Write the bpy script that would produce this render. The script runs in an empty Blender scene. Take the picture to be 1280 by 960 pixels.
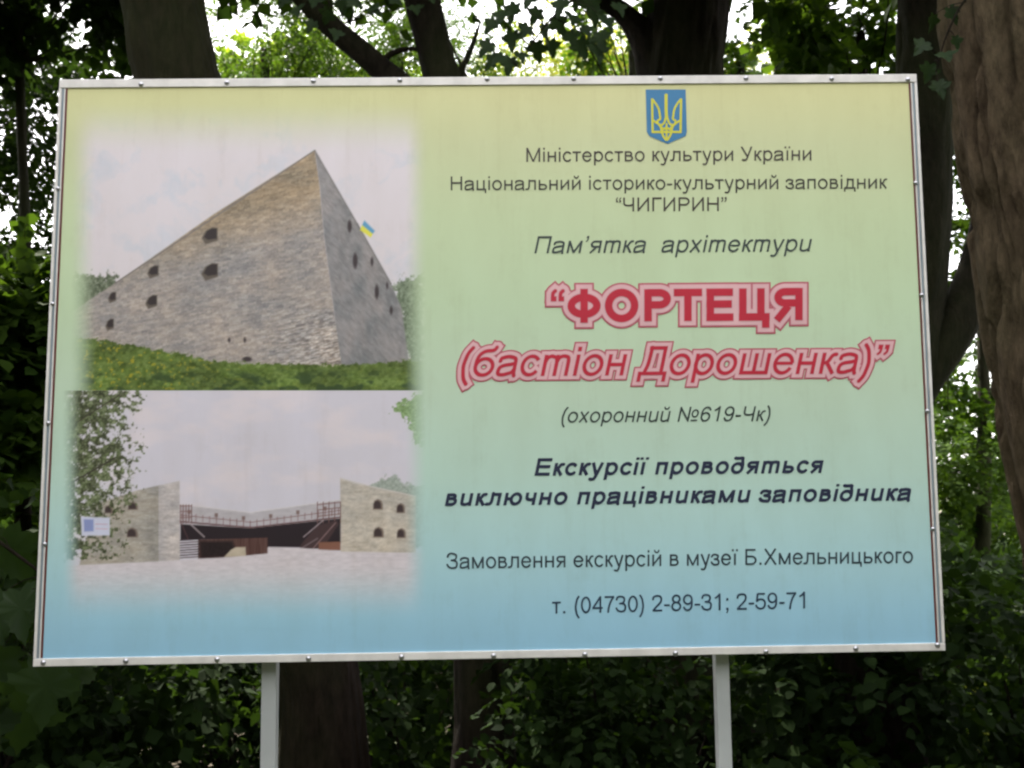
import bpy, math, random
import numpy as np
from mathutils import Vector, Matrix, Euler, noise as mnoise

random.seed(7)
RNG = np.random.default_rng(7)
S = bpy.context.scene
COL = S.collection

# ------------------------------------------------------------------ camera
CAM_LOC = Vector((0.0202, -3.3211, 1.600))
CAM_ROT = Euler((math.radians(96.157), math.radians(0.6205), math.radians(-0.7795)), 'XYZ')
FPX = 1230.0
cam_data = bpy.data.cameras.new('camera')
cam_data.sensor_width = 36.0
cam_data.lens = FPX / 1280 * 36.0
cam_data.clip_end = 2000
cam_data.dof.use_dof = True
cam_data.dof.focus_distance = 3.35
cam_data.dof.aperture_fstop = 5.0
cam = bpy.data.objects.new('camera', cam_data)
cam.location = CAM_LOC
cam.rotation_euler = CAM_ROT
COL.objects.link(cam)
S.camera = cam

# ------------------------------------------------------------------ sky, sun, exposure
SUN_EL, SUN_AZ = math.radians(52), math.radians(-28)     # azimuth from +Y (behind the board) towards +X
world = bpy.data.worlds.new('World')
S.world = world
world.use_nodes = True
wn = world.node_tree.nodes
bgn = wn['Background']
sky = wn.new('ShaderNodeTexSky')
sky.sky_type = 'NISHITA'
sky.sun_disc = False
sky.sun_elevation = SUN_EL
sky.sun_rotation = SUN_AZ
sky.air_density = 1.0
sky.dust_density = 3.0
sky.ozone_density = 1.0
veil = wn.new('ShaderNodeMix'); veil.data_type = 'RGBA'          # thin white cloud over the whole sky
veil.inputs['Factor'].default_value = 0.65
veil.inputs['B'].default_value = (9.0, 8.6, 8.3, 1)
world.node_tree.links.new(sky.outputs[0], veil.inputs['A'])
world.node_tree.links.new(veil.outputs['Result'], bgn.inputs[0])
bgn.inputs[1].default_value = 0.15
sun_data = bpy.data.lights.new('sun', 'SUN')
sun_data.energy = 4.0
sun_data.angle = math.radians(0.5)
sun_data.color = (1.0, 0.93, 0.82)
sun = bpy.data.objects.new('sun', sun_data)
sdir = Vector((math.sin(SUN_AZ) * math.cos(SUN_EL), math.cos(SUN_AZ) * math.cos(SUN_EL), math.sin(SUN_EL)))
sun.rotation_euler = sdir.to_track_quat('Z', 'Y').to_euler()
sun.location = (0, 0, 30)
COL.objects.link(sun)
S.view_settings.view_transform = 'Standard'
S.view_settings.look = 'None'
S.view_settings.gamma = 1
S.view_settings.exposure = 2.1
S.cycles.max_bounces = 6
S.cycles.diffuse_bounces = 3
S.cycles.transmission_bounces = 3
S.cycles.filter_width = 2.3

# ------------------------------------------------------------------ helpers
CM = CAM_ROT.to_matrix()
CMN = np.array(CM)
CLN = np.array(CAM_LOC)

def at(px, py, d):
    """surveyed point: bearing measured on the photograph, depth d metres in front of the viewpoint"""
    v = Vector(((px - 640) / FPX * d, (480 - py) / FPX * d, -d))
    return CAM_LOC + CM @ v

def trace(P):
    """points measured on the print -> metres on the face of the board (plane y = 0)"""
    P = np.asarray(P, float)
    d = np.stack([(P[:, 0] - 640) / FPX, (480 - P[:, 1]) / FPX, -np.ones(len(P))], 1) @ CMN.T
    t = -CLN[1] / d[:, 1]
    Q = CLN + d * t[:, None]
    return Q

def tag(o, label=None, cat=None, group=None, kind=None):
    if label: o['label'] = label
    if cat: o['category'] = cat
    if group: o['group'] = group
    if kind: o['kind'] = kind
    return o

def empty(name, loc, label=None, cat=None, group=None):
    o = bpy.data.objects.new(name, None)
    o.location = loc
    o.empty_display_size = 0.2
    COL.objects.link(o)
    return tag(o, label, cat, group)

def link(name, me, parent=None):
    o = bpy.data.objects.new(name, me)
    COL.objects.link(o)
    if parent is not None:
        o.parent = parent
        o.matrix_parent_inverse = Matrix.Translation(-parent.location)
    return o

def mesh_np(name, V, F, mat, smooth=False, attrs=None):
    """V (n,3); F list of index arrays, each (m,k)"""
    me = bpy.data.meshes.new(name)
    V = np.asarray(V, np.float32)
    if not isinstance(F, list): F = [F]
    F = [np.asarray(f, np.int32) for f in F if len(f)]
    me.vertices.add(len(V))
    me.vertices.foreach_set('co', V.ravel())
    loops = np.concatenate([f.ravel() for f in F])
    tot = np.concatenate([np.full(len(f), f.shape[1], np.int32) for f in F])
    start = np.concatenate([[0], np.cumsum(tot)[:-1]]).astype(np.int32)
    me.loops.add(len(loops))
    me.loops.foreach_set('vertex_index', loops)
    me.polygons.add(len(tot))
    me.polygons.foreach_set('loop_start', start)
    me.polygons.foreach_set('loop_total', tot)
    if smooth:
        me.polygons.foreach_set('use_smooth', np.ones(len(tot), bool))
    for k, a in (attrs or {}).items():
        if a.ndim == 2:
            at_ = me.attributes.new(k, 'FLOAT_COLOR', 'POINT')
            at_.data.foreach_set('color', a.astype(np.float32).ravel())
        else:
            at_ = me.attributes.new(k, 'FLOAT', 'POINT')
            at_.data.foreach_set('value', a.astype(np.float32))
    if mat: me.materials.append(mat)
    me.update(calc_edges=True)
    return me

class MB:
    def __init__(s): s.v = []; s.f = []
    def box(s, x0, x1, y0, y1, z0, z1):
        b = len(s.v)
        s.v += [(x0,y0,z0),(x1,y0,z0),(x1,y1,z0),(x0,y1,z0),(x0,y0,z1),(x1,y0,z1),(x1,y1,z1),(x0,y1,z1)]
        s.f += [tuple(b+i for i in q) for q in ((3,2,1,0),(4,5,6,7),(0,1,5,4),(1,2,6,5),(2,3,7,6),(3,0,4,7))]
        return s
    def prism(s, quad, y0, y1):
        """extrude a polygon given as (x,z) corners between two depths"""
        b = len(s.v); n = len(quad)
        s.v += [(x, y0, z) for x, z in quad] + [(x, y1, z) for x, z in quad]
        s.f += [tuple(b+i for i in range(n)), tuple(b+n+i for i in reversed(range(n)))]
        s.f += [(b+(i+1) % n, b+i, b+n+i, b+n+(i+1) % n) for i in range(n)]
        return s
    def build(s, name, mat, parent=None, bevel=0.0):
        me = bpy.data.meshes.new(name)
        me.from_pydata(s.v, [], s.f)
        me.materials.append(mat)
        me.update()
        import bmesh
        bm = bmesh.new(); bm.from_mesh(me)
        bmesh.ops.recalc_face_normals(bm, faces=bm.faces)
        if bevel:
            bmesh.ops.bevel(bm, geom=list(bm.edges), offset=bevel, segments=2, affect='EDGES', profile=0.6)
        bm.to_mesh(me); bm.free()
        return link(name, me, parent)

# ------------------------------------------------------------------ materials
def new_mat(name):
    m = bpy.data.materials.new(name)
    m.use_nodes = True
    nt = m.node_tree
    return m, nt, nt.nodes['Principled BSDF']

def N(nt, typ, **kw):
    n = nt.nodes.new(typ)
    for k, v in kw.items(): setattr(n, k, v)
    return n

def noise_n(nt, scale, detail=4, vec=None, rough=0.55):
    n = N(nt, 'ShaderNodeTexNoise')
    n.inputs['Scale'].default_value = scale
    n.inputs['Detail'].default_value = detail
    n.inputs['Roughness'].default_value = rough
    if vec is not None: nt.links.new(vec, n.inputs['Vector'])
    return n

def mapping(nt, scale, src='Object'):
    tc = N(nt, 'ShaderNodeTexCoord')
    mp = N(nt, 'ShaderNodeMapping')
    mp.inputs['Scale'].default_value = scale
    nt.links.new(tc.outputs[src], mp.inputs['Vector'])
    return mp.outputs['Vector']

def ramp(nt, fac, stops):
    r = N(nt, 'ShaderNodeValToRGB')
    el = r.color_ramp.elements
    while len(el) < len(stops): el.new(0.5)
    for e, (p, c) in zip(el, stops):
        e.position = p
        e.color = (*c, 1) if len(c) == 3 else c
    nt.links.new(fac, r.inputs['Fac'])
    return r.outputs['Color']

def bump(nt, bsdf, height, strength, dist):
    b = N(nt, 'ShaderNodeBump')
    b.inputs['Strength'].default_value = strength
    b.inputs['Distance'].default_value = dist
    nt.links.new(height, b.inputs['Height'])
    nt.links.new(b.outputs['Normal'], bsdf.inputs['Normal'])

def plain(name, col, rough=0.5, metal=0.0, var=0.08, scale=6, bumpy=0.0):
    m, nt, b = new_mat(name)
    n = noise_n(nt, scale, 5, mapping(nt, (1, 1, 1)))
    lo = tuple(c * (1 - var) for c in col); hi = tuple(min(1, c * (1 + var)) for c in col)
    nt.links.new(ramp(nt, n.outputs['Fac'], [(0.35, lo), (0.65, hi)]), b.inputs['Base Color'])
    b.inputs['Roughness'].default_value = rough
    b.inputs['Metallic'].default_value = metal
    if bumpy:
        n2 = noise_n(nt, scale * 30, 3, mapping(nt, (1, 1, 1)))
        bump(nt, b, n2.outputs['Fac'], bumpy, 0.002)
    return m

def lin(c):
    c = np.asarray(c, float) / 255.0
    return np.where(c <= 0.04045, c / 12.92, ((c + 0.055) / 1.055) ** 2.4)

INK = 1.23                                     # reflectance of the print relative to the measured tone
def ink(c): return tuple(np.clip(lin(c) * INK, 0, 0.9))

# vertical colour run of the printed background, as fractions of the board height (0 bottom, 1 top)
ZB, ZT = 1.052, 3.036
GRAD = [(0.00, (130, 172, 196)), (0.07, (141, 181, 199)), (0.17, (156, 190, 194)), (0.30, (166, 192, 180)),
        (0.45, (170, 190, 168)), (0.60, (171, 190, 158)), (0.75, (174, 188, 151)), (0.88, (178, 184, 144)), (1.0, (187, 185, 135))]

def board_gradient(nt):
    """colour of the printed background, from the height on the board"""
    g = N(nt, 'ShaderNodeNewGeometry')
    sp = N(nt, 'ShaderNodeSeparateXYZ')
    nt.links.new(g.outputs['Position'], sp.inputs[0])
    mr = N(nt, 'ShaderNodeMapRange')
    mr.inputs['From Min'].default_value = ZB
    mr.inputs['From Max'].default_value = ZT
    nt.links.new(sp.outputs['Z'], mr.inputs['Value'])
    return ramp(nt, mr.outputs[0], [(p, ink(c)) for p, c in GRAD])

def vinyl_finish(nt, b, colour):
    """faint weathering, dust runs and canvas weave of a printed vinyl sheet"""
    v = mapping(nt, (3.0, 3.0, 1.1))
    n = noise_n(nt, 2.2, 5, v)
    mx = N(nt, 'ShaderNodeMix', data_type='RGBA', blend_type='MULTIPLY')
    mx.inputs['Factor'].default_value = 1.0
    nt.links.new(colour, mx.inputs['A'])
    nt.links.new(ramp(nt, n.outputs['Fac'], [(0.3, (0.94, 0.93, 0.91)), (0.7, (1.0, 1.0, 1.0))]), mx.inputs['B'])
    st = noise_n(nt, 3.0, 6, mapping(nt, (7.0, 7.0, 0.5)), 0.7)          # rain streaks and dust
    sm = noise_n(nt, 5.5, 7, mapping(nt, (1.0, 1.0, 1.0)), 0.75)
    mu = N(nt, 'ShaderNodeMath', operation='MULTIPLY')
    nt.links.new(st.outputs['Fac'], mu.inputs[0]); nt.links.new(sm.outputs['Fac'], mu.inputs[1])
    mx2 = N(nt, 'ShaderNodeMix', data_type='RGBA', blend_type='MULTIPLY')
    mx2.inputs['Factor'].default_value = 1.0
    nt.links.new(mx.outputs['Result'], mx2.inputs['A'])
    nt.links.new(ramp(nt, mu.outputs[0], [(0.13, (0.945, 0.935, 0.92)), (0.23, (1.0, 1.0, 1.0))]), mx2.inputs['B'])
    nt.links.new(mx2.outputs['Result'], b.inputs['Base Color'])
    b.inputs['Roughness'].default_value = 0.48
    b.inputs['Specular IOR Level'].default_value = 0.35
    w = noise_n(nt, 260, 2, mapping(nt, (1, 1, 1)))
    w2 = noise_n(nt, 1.6, 2, mapping(nt, (1, 1, 1)))
    ad = N(nt, 'ShaderNodeMath', operation='MULTIPLY_ADD')
    nt.links.new(w2.outputs['Fac'], ad.inputs[0]); ad.inputs[1].default_value = 6.0
    nt.links.new(w.outputs['Fac'], ad.inputs[2])
    bump(nt, b, ad.outputs[0], 0.10, 0.0015)

M = {}
m, nt, b = new_mat('printed_vinyl'); vinyl_finish(nt, b, board_gradient(nt)); M['vinyl'] = m
m, nt, b = new_mat('printed_picture')
ac = N(nt, 'ShaderNodeAttribute', attribute_name='ink')
mx = N(nt, 'ShaderNodeMix', data_type='RGBA')
nt.links.new(ac.outputs['Alpha'], mx.inputs['Factor'])
nt.links.new(board_gradient(nt), mx.inputs['A'])
nt.links.new(ac.outputs['Color'], mx.inputs['B'])
vinyl_finish(nt, b, mx.outputs['Result']); M['picture'] = m
M['white'] = plain('white_painted_strip', (0.66, 0.64, 0.61), 0.45, var=0.10, scale=14)
M['groove'] = plain('blue_grey_edge', (0.20, 0.25, 0.28), 0.5)
M['redline'] = plain('dark_red_edge_line', (0.11, 0.028, 0.022), 0.55)
M['metal'] = plain('rivet_metal', (0.42, 0.42, 0.45), 0.28, 0.9, scale=40)
M['post'] = plain('pale_grey_post_paint', (0.42, 0.44, 0.44), 0.5, var=0.08, scale=5, bumpy=0.15)
M['back'] = plain('board_back', (0.2, 0.19, 0.17), 0.8)
def flat_ink(name, c): return plain(name, c, 0.5, var=0.05, scale=8)
M['ink_brown'] = flat_ink('dark_brown_ink', (0.045, 0.036, 0.026))
M['ink_olive'] = flat_ink('dark_olive_ink', (0.040, 0.040, 0.026))
M['ink_grey'] = flat_ink('dark_grey_ink', (0.035, 0.052, 0.046))
M['ink_navy'] = flat_ink('navy_ink', (0.014, 0.020, 0.052))
M['ink_slate'] = flat_ink('slate_ink', (0.030, 0.050, 0.066))
M['ink_blue'] = flat_ink('dark_blue_ink', (0.022, 0.046, 0.085))
M['ink_red'] = flat_ink('crimson_ink', (0.45, 0.008, 0.03))
M['ink_rim'] = flat_ink('rose_ink', (0.43, 0.085, 0.115))
M['ink_pink'] = flat_ink('pale_pink_ink', (0.66, 0.40, 0.42))
M['ink_pink_mid'] = flat_ink('mid_pink_ink', (0.54, 0.21, 0.25))
M['shield'] = flat_ink('shield_blue_ink', (0.022, 0.16, 0.33))
M['gold'] = flat_ink('trident_yellow_ink', (0.52, 0.50, 0.03))

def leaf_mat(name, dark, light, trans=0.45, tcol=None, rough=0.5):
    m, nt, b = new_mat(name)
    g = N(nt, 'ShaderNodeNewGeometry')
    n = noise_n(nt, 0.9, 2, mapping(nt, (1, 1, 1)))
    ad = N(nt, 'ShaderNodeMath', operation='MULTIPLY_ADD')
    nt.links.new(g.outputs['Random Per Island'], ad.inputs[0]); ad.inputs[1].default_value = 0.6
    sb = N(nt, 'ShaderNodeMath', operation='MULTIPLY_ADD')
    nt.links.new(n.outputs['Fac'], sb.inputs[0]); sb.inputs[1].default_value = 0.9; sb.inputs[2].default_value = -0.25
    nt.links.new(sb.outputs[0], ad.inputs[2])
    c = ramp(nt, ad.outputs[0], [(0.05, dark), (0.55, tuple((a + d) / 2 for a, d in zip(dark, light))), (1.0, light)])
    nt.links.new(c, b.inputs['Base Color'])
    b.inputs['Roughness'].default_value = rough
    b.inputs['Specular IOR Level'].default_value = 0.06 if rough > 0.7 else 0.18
    tr = N(nt, 'ShaderNodeBsdfTranslucent')
    if tcol is None: tcol = (1.5, 1.5, 0.6)
    mc = N(nt, 'ShaderNodeMix', data_type='RGBA', blend_type='MULTIPLY')
    mc.inputs['Factor'].default_value = 1
    nt.links.new(c, mc.inputs['A']); mc.inputs['B'].default_value = (*tcol, 1)
    nt.links.new(mc.outputs['Result'], tr.inputs['Color'])
    ms = N(nt, 'ShaderNodeMixShader'); ms.inputs[0].default_value = trans
    nt.links.new(b.outputs[0], ms.inputs[1]); nt.links.new(tr.outputs[0], ms.inputs[2])
    nt.links.new(ms.outputs[0], nt.nodes['Material Output'].inputs['Surface'])
    return m

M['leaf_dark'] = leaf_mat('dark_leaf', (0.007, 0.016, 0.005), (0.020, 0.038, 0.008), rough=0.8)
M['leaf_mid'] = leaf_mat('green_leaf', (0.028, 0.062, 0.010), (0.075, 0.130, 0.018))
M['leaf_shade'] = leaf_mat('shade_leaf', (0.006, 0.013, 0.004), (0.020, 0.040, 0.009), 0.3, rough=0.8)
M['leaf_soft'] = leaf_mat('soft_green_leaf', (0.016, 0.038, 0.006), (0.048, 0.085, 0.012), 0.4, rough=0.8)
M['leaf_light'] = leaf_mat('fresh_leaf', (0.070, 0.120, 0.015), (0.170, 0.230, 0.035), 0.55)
M['leaf_sunlit_yellow'] = leaf_mat('sunlit_yellow_leaf', (0.10, 0.14, 0.02), (0.26, 0.27, 0.05), 0.55)  # sunlit yellow brightness put into the leaf colour
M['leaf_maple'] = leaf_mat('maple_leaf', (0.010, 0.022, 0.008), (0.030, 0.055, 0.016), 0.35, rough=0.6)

def bark_mat(name, dark, light, moss=0.0):
    m, nt, b = new_mat(name)
    v = mapping(nt, (9, 9, 3.0))
    n1 = noise_n(nt, 2.2, 9, v, 0.72)
    n2 = noise_n(nt, 0.8, 4, mapping(nt, (1, 1, 0.6)))
    c = ramp(nt, n1.outputs['Fac'], [(0.32, dark), (0.68, light)])
    mx = N(nt, 'ShaderNodeMix', data_type='RGBA')
    nt.links.new(ramp(nt, n2.outputs['Fac'], [(0.45, (0, 0, 0)), (0.7, (moss, moss, moss))]), mx.inputs['Factor'])
    nt.links.new(c, mx.inputs['A']); mx.inputs['B'].default_value = (0.05, 0.07, 0.022, 1)
    nt.links.new(mx.outputs['Result'], b.inputs['Base Color'])
    b.inputs['Roughness'].default_value = 0.9
    b.inputs['Specular IOR Level'].default_value = 0.08
    n3 = noise_n(nt, 9, 6, mapping(nt, (6, 6, 1.5)), 0.7)
    bump(nt, b, n3.outputs['Fac'], 0.9, 0.03)
    return m
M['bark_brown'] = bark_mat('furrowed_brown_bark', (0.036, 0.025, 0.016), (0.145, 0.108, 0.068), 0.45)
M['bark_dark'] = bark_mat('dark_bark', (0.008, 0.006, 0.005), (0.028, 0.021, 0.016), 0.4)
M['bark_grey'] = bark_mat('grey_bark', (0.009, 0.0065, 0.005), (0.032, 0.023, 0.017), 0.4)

m, nt, b = new_mat('forest_floor')
n = noise_n(nt, 3, 8, mapping(nt, (1, 1, 1)), 0.65)
n2 = noise_n(nt, 0.25, 4, mapping(nt, (1, 1, 1)))
c1 = ramp(nt, n.outputs['Fac'], [(0.3, (0.030, 0.022, 0.014)), (0.5, (0.060, 0.045, 0.026)), (0.7, (0.040, 0.055, 0.018))])
mx = N(nt, 'ShaderNodeMix', data_type='RGBA')
nt.links.new(ramp(nt, n2.outputs['Fac'], [(0.45, (0, 0, 0)), (0.6, (1, 1, 1))]), mx.inputs['Factor'])
nt.links.new(c1, mx.inputs['A']); mx.inputs['B'].default_value = (0.045, 0.07, 0.02, 1)
nt.links.new(mx.outputs['Result'], b.inputs['Base Color'])
b.inputs['Roughness'].default_value = 0.95
bump(nt, b, n.outputs['Fac'], 0.8, 0.05)
M['floor'] = m

# ------------------------------------------------------------------ setting: the ground
def ground_z(x, y):
    t = min(1.0, max(0.0, (y - 0.7) / 4.5)); drop = 1.3 * t * t * (3 - 2 * t)      # the wood lies lower than the path
    return -drop + 0.10 * mnoise.noise(Vector((x * 0.18, y * 0.18, 0.3))) + 0.03 * mnoise.noise(Vector((x * 0.9, y * 0.9, 4.1)))
gx = np.concatenate([[-400, -200, -100, -60], np.linspace(-40, 40, 121), [60, 100, 200, 400]])
gy = np.concatenate([[-400, -200, -100, -50], np.linspace(-30, 60, 131), [80, 120, 200, 400]])
V = [(x, y, ground_z(x, y)) for y in gy for x in gx]
nx = len(gx)
F = [(j*nx+i, j*nx+i+1, (j+1)*nx+i+1, (j+1)*nx+i) for j in range(len(gy)-1) for i in range(nx-1)]
ground = link('forest_floor', mesh_np('forest_floor', V, np.array(F), M['floor'], True))
tag(ground, kind='structure')

# ================================================================== THE INFORMATION BOARD
board = empty('information_board', (0.0, 0.05, 0.0),
              'large printed notice board about a fortress on two pale posts, in front of dark trees', 'notice board')
TL, TR, BR, BL = (75, 100), (1145, 93), (1181, 813), (42, 833)
def lerp2(a, b_, t): return (a[0] + (b_[0]-a[0]) * t, a[1] + (b_[1]-a[1]) * t)
def xz(pts): return [(q[0], q[2]) for q in trace(pts)]
# outer rectangle and, inset from it, the measured widths of the cover strips
def edge_pt(u, v):
    """bilinear-in-perspective position on the board face: u left-right, v top-bottom, in 0..1"""
    A, B, C, D = (Vector(q) for q in trace([TL, TR, BR, BL]))
    p = A.lerp(B, u).lerp(D.lerp(C, u), v)
    return (p.x, p.z)
TOPW, BOTW, SIDEW = 0.0150, 0.0125, 0.0105         # strip widths as fractions of the height / width
MB().prism([edge_pt(0.001, 0.001), edge_pt(0.999, 0.001), edge_pt(0.999, 0.999), edge_pt(0.001, 0.999)], 0.0, 0.028).build('panel', M['vinyl'], board)
MB().prism([edge_pt(0.004, 0.006), edge_pt(0.996, 0.006), edge_pt(0.996, 0.994), edge_pt(0.004, 0.994)], 0.0285, 0.05).build('backing', M['back'], board)
o = MB().prism([edge_pt(0, 0), edge_pt(1, 0), edge_pt(1, TOPW), edge_pt(0, TOPW)], -0.005, 0.032).build('top_strip', M['white'], board, 0.002)
o = MB().prism([edge_pt(0, 1-BOTW), edge_pt(1, 1-BOTW), edge_pt(1, 1), edge_pt(0, 1)], -0.006, 0.034).build('bottom_strip', M['white'], board, 0.002)
for side in (0, 1):
    def u(t): return t if side == 0 else 1 - t
    def strip(a, b_, y0, name, mat, bev=0.0006):
        q = [edge_pt(u(a), TOPW + 0.0006), edge_pt(u(b_), TOPW + 0.0006), edge_pt(u(b_), 1-BOTW-0.0006), edge_pt(u(a), 1-BOTW-0.0006)]
        MB().prism(q, y0, 0.0 if b_ > 0.004 else 0.031).build(name, mat, board, bev)
    strip(0.0000, 0.0030, -0.0050, 'side_strip', M['white'])
    strip(0.0032, 0.0058, -0.0020, 'side_groove', M['groove'])
    strip(0.0059, 0.0072, -0.0036, 'side_lip', M['white'])
    strip(0.0073, 0.0096, -0.0014, 'side_line', M['redline'], 0.0003)

# rivets -------------------------------------------------------------
def dome_mesh(r, h):
    V = [(0, -h, 0)]; F4 = []; F3 = []
    n = 14; rings = [(0.35, 0.93), (0.7, 0.68), (0.92, 0.32), (1.0, 0.0)]
    for k, (a, c) in enumerate(rings):
        for i in range(n):
            t = 2*math.pi*i/n
            V.append((r*a*math.cos(t), -h*c, r*a*math.sin(t)))
    for i in range(n): F3.append((0, 1+i, 1+(i+1) % n))
    for k in range(3):
        for i in range(n):
            a = 1+k*n+i; b_ = 1+k*n+(i+1) % n
            F4.append((a, a+n, b_+n, b_))
    return mesh_np('rivet', V, [np.array(F3), np.array(F4)], M['metal'], True)
rv_top = dome_mesh(0.0092, 0.0065); rv_side = dome_mesh(0.0075, 0.006)
def rivet(px, py, me, y):
    q = trace([(px, py)])[0]
    o = link('rivet', me, board)
    o.location = Vector((q[0], y, q[2])); o.matrix_parent_inverse = Matrix.Translation(-board.location)
for x, y in ((177, 106), (284, 104), (392, 102), (500, 101), (609, 99.5), (717, 99), (825, 98.5), (932, 98.5), (1039, 99), (1134, 100)):
    rivet(x, y, rv_top, -0.005)
for x, y in ((55, 828), (158, 826), (272, 824), (386, 823), (502, 821), (617, 819.5), (731, 818), (844, 816.5), (957, 814.5), (1069, 810.5), (1171, 806)):
    rivet(x, y, rv_top, -0.006)
for x, y in ((73, 236), (66.5, 380), (61, 529), (56.5, 680), (1144, 229), (1151.5, 369), (1158.5, 514), (1165.5, 661)):
    rivet(x, y, rv_side, -0.004)

# posts ----------------------------------------------------------------
for pxl, pxr in ((326, 344.5), (896.5, 913.5)):
    xa_, xb_ = [cam.location.x + (q[0]-cam.location.x) * 3.373/3.321 for q in trace([(pxl, 890), (pxr, 890)])]
    MB().box(xa_, xb_, 0.052, 0.102, -0.6, 2.75).build('post', M['post'], board, 0.004)
for zz in (1.35, 2.05, 2.75):
    MB().box(-1.42, 1.42, 0.115 + 0.003, 0.15, zz, zz + 0.05).build('back_rail', M['post'], board)

# ------------------------------------------------------------------ print: shapes as distance fields -> flat contours
class Glyph:
    """strokes kept as small boxes: centre line, half width, square or round joints"""
    def __init__(s, w): s.w = w; s.p = []      # x0,y0,x1,y1,hw,round0,round1
    def L(s, x0, y0, x1, y1, w=None, r0=0, r1=0):
        s.p.append((x0, y0, x1, y1, (w or s.w)/2, r0, r1)); return s
    def path(s, pts, closed=False, w=None):
        n = len(pts)
        m_ = n if closed else n-1
        for i in range(m_):
            a, c = pts[i], pts[(i+1) % n]
            s.L(a[0], a[1], c[0], c[1], w, 0 if (i == 0 and not closed) else 1, 0 if (i == m_-1 and not closed) else 1)
        return s
    def E(s, cx, cy, rx, ry, a0=0, a1=360, w=None, n=None):
        full = abs(a1-a0) >= 360
        n = n or max(6, int(abs(a1-a0)/11))
        pts = [(cx+rx*math.cos(math.radians(a0+(a1-a0)*i/n)), cy+ry*math.sin(math.radians(a0+(a1-a0)*i/n))) for i in range(n if full else n+1)]
        return s.path(pts, full, w)
    def C(s, pts, w=None, n=6):
        """smooth curve through points"""
        P = [pts[0]] + list(pts) + [pts[-1]]
        out = []
        for i in range(1, len(P)-2):
            for k in range(n):
                t = k/n
                o_ = []
                for d in (0, 1):
                    a, b_, c, e = P[i-1][d], P[i][d], P[i+1][d], P[i+2][d]
                    o_.append(0.5*((2*b_)+(-a+c)*t+(2*a-5*b_+4*c-e)*t*t+(-a+3*b_-3*c+e)*t**3))
                out.append(tuple(o_))
        out.append(tuple(pts[-1]))
        return s.path(out, False, w)
    def bowl(s, x0, xr, yt, yb, side=1):
        """stem-side bar, half round, bar back (B, P, R and soft-sign bowls)"""
        h = s.w/2; ry = (yt-yb)/2-h; rx = min(ry*1.15, abs(xr-x0)-2*h)
        xm = xr - side*(rx+h)
        s.L(x0, yt-h, xm, yt-h, r1=1); s.L(x0, yb+h, xm, yb+h, r1=1)
        n = 14
        pts = [(xm+side*rx*math.sin(math.pi*i/n), (yt+yb)/2+ry*math.cos(math.pi*i/n)) for i in range(n+1)]
        for a, c in zip(pts, pts[1:]): s.L(*a, *c, r0=1, r1=1)
        return s

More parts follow.
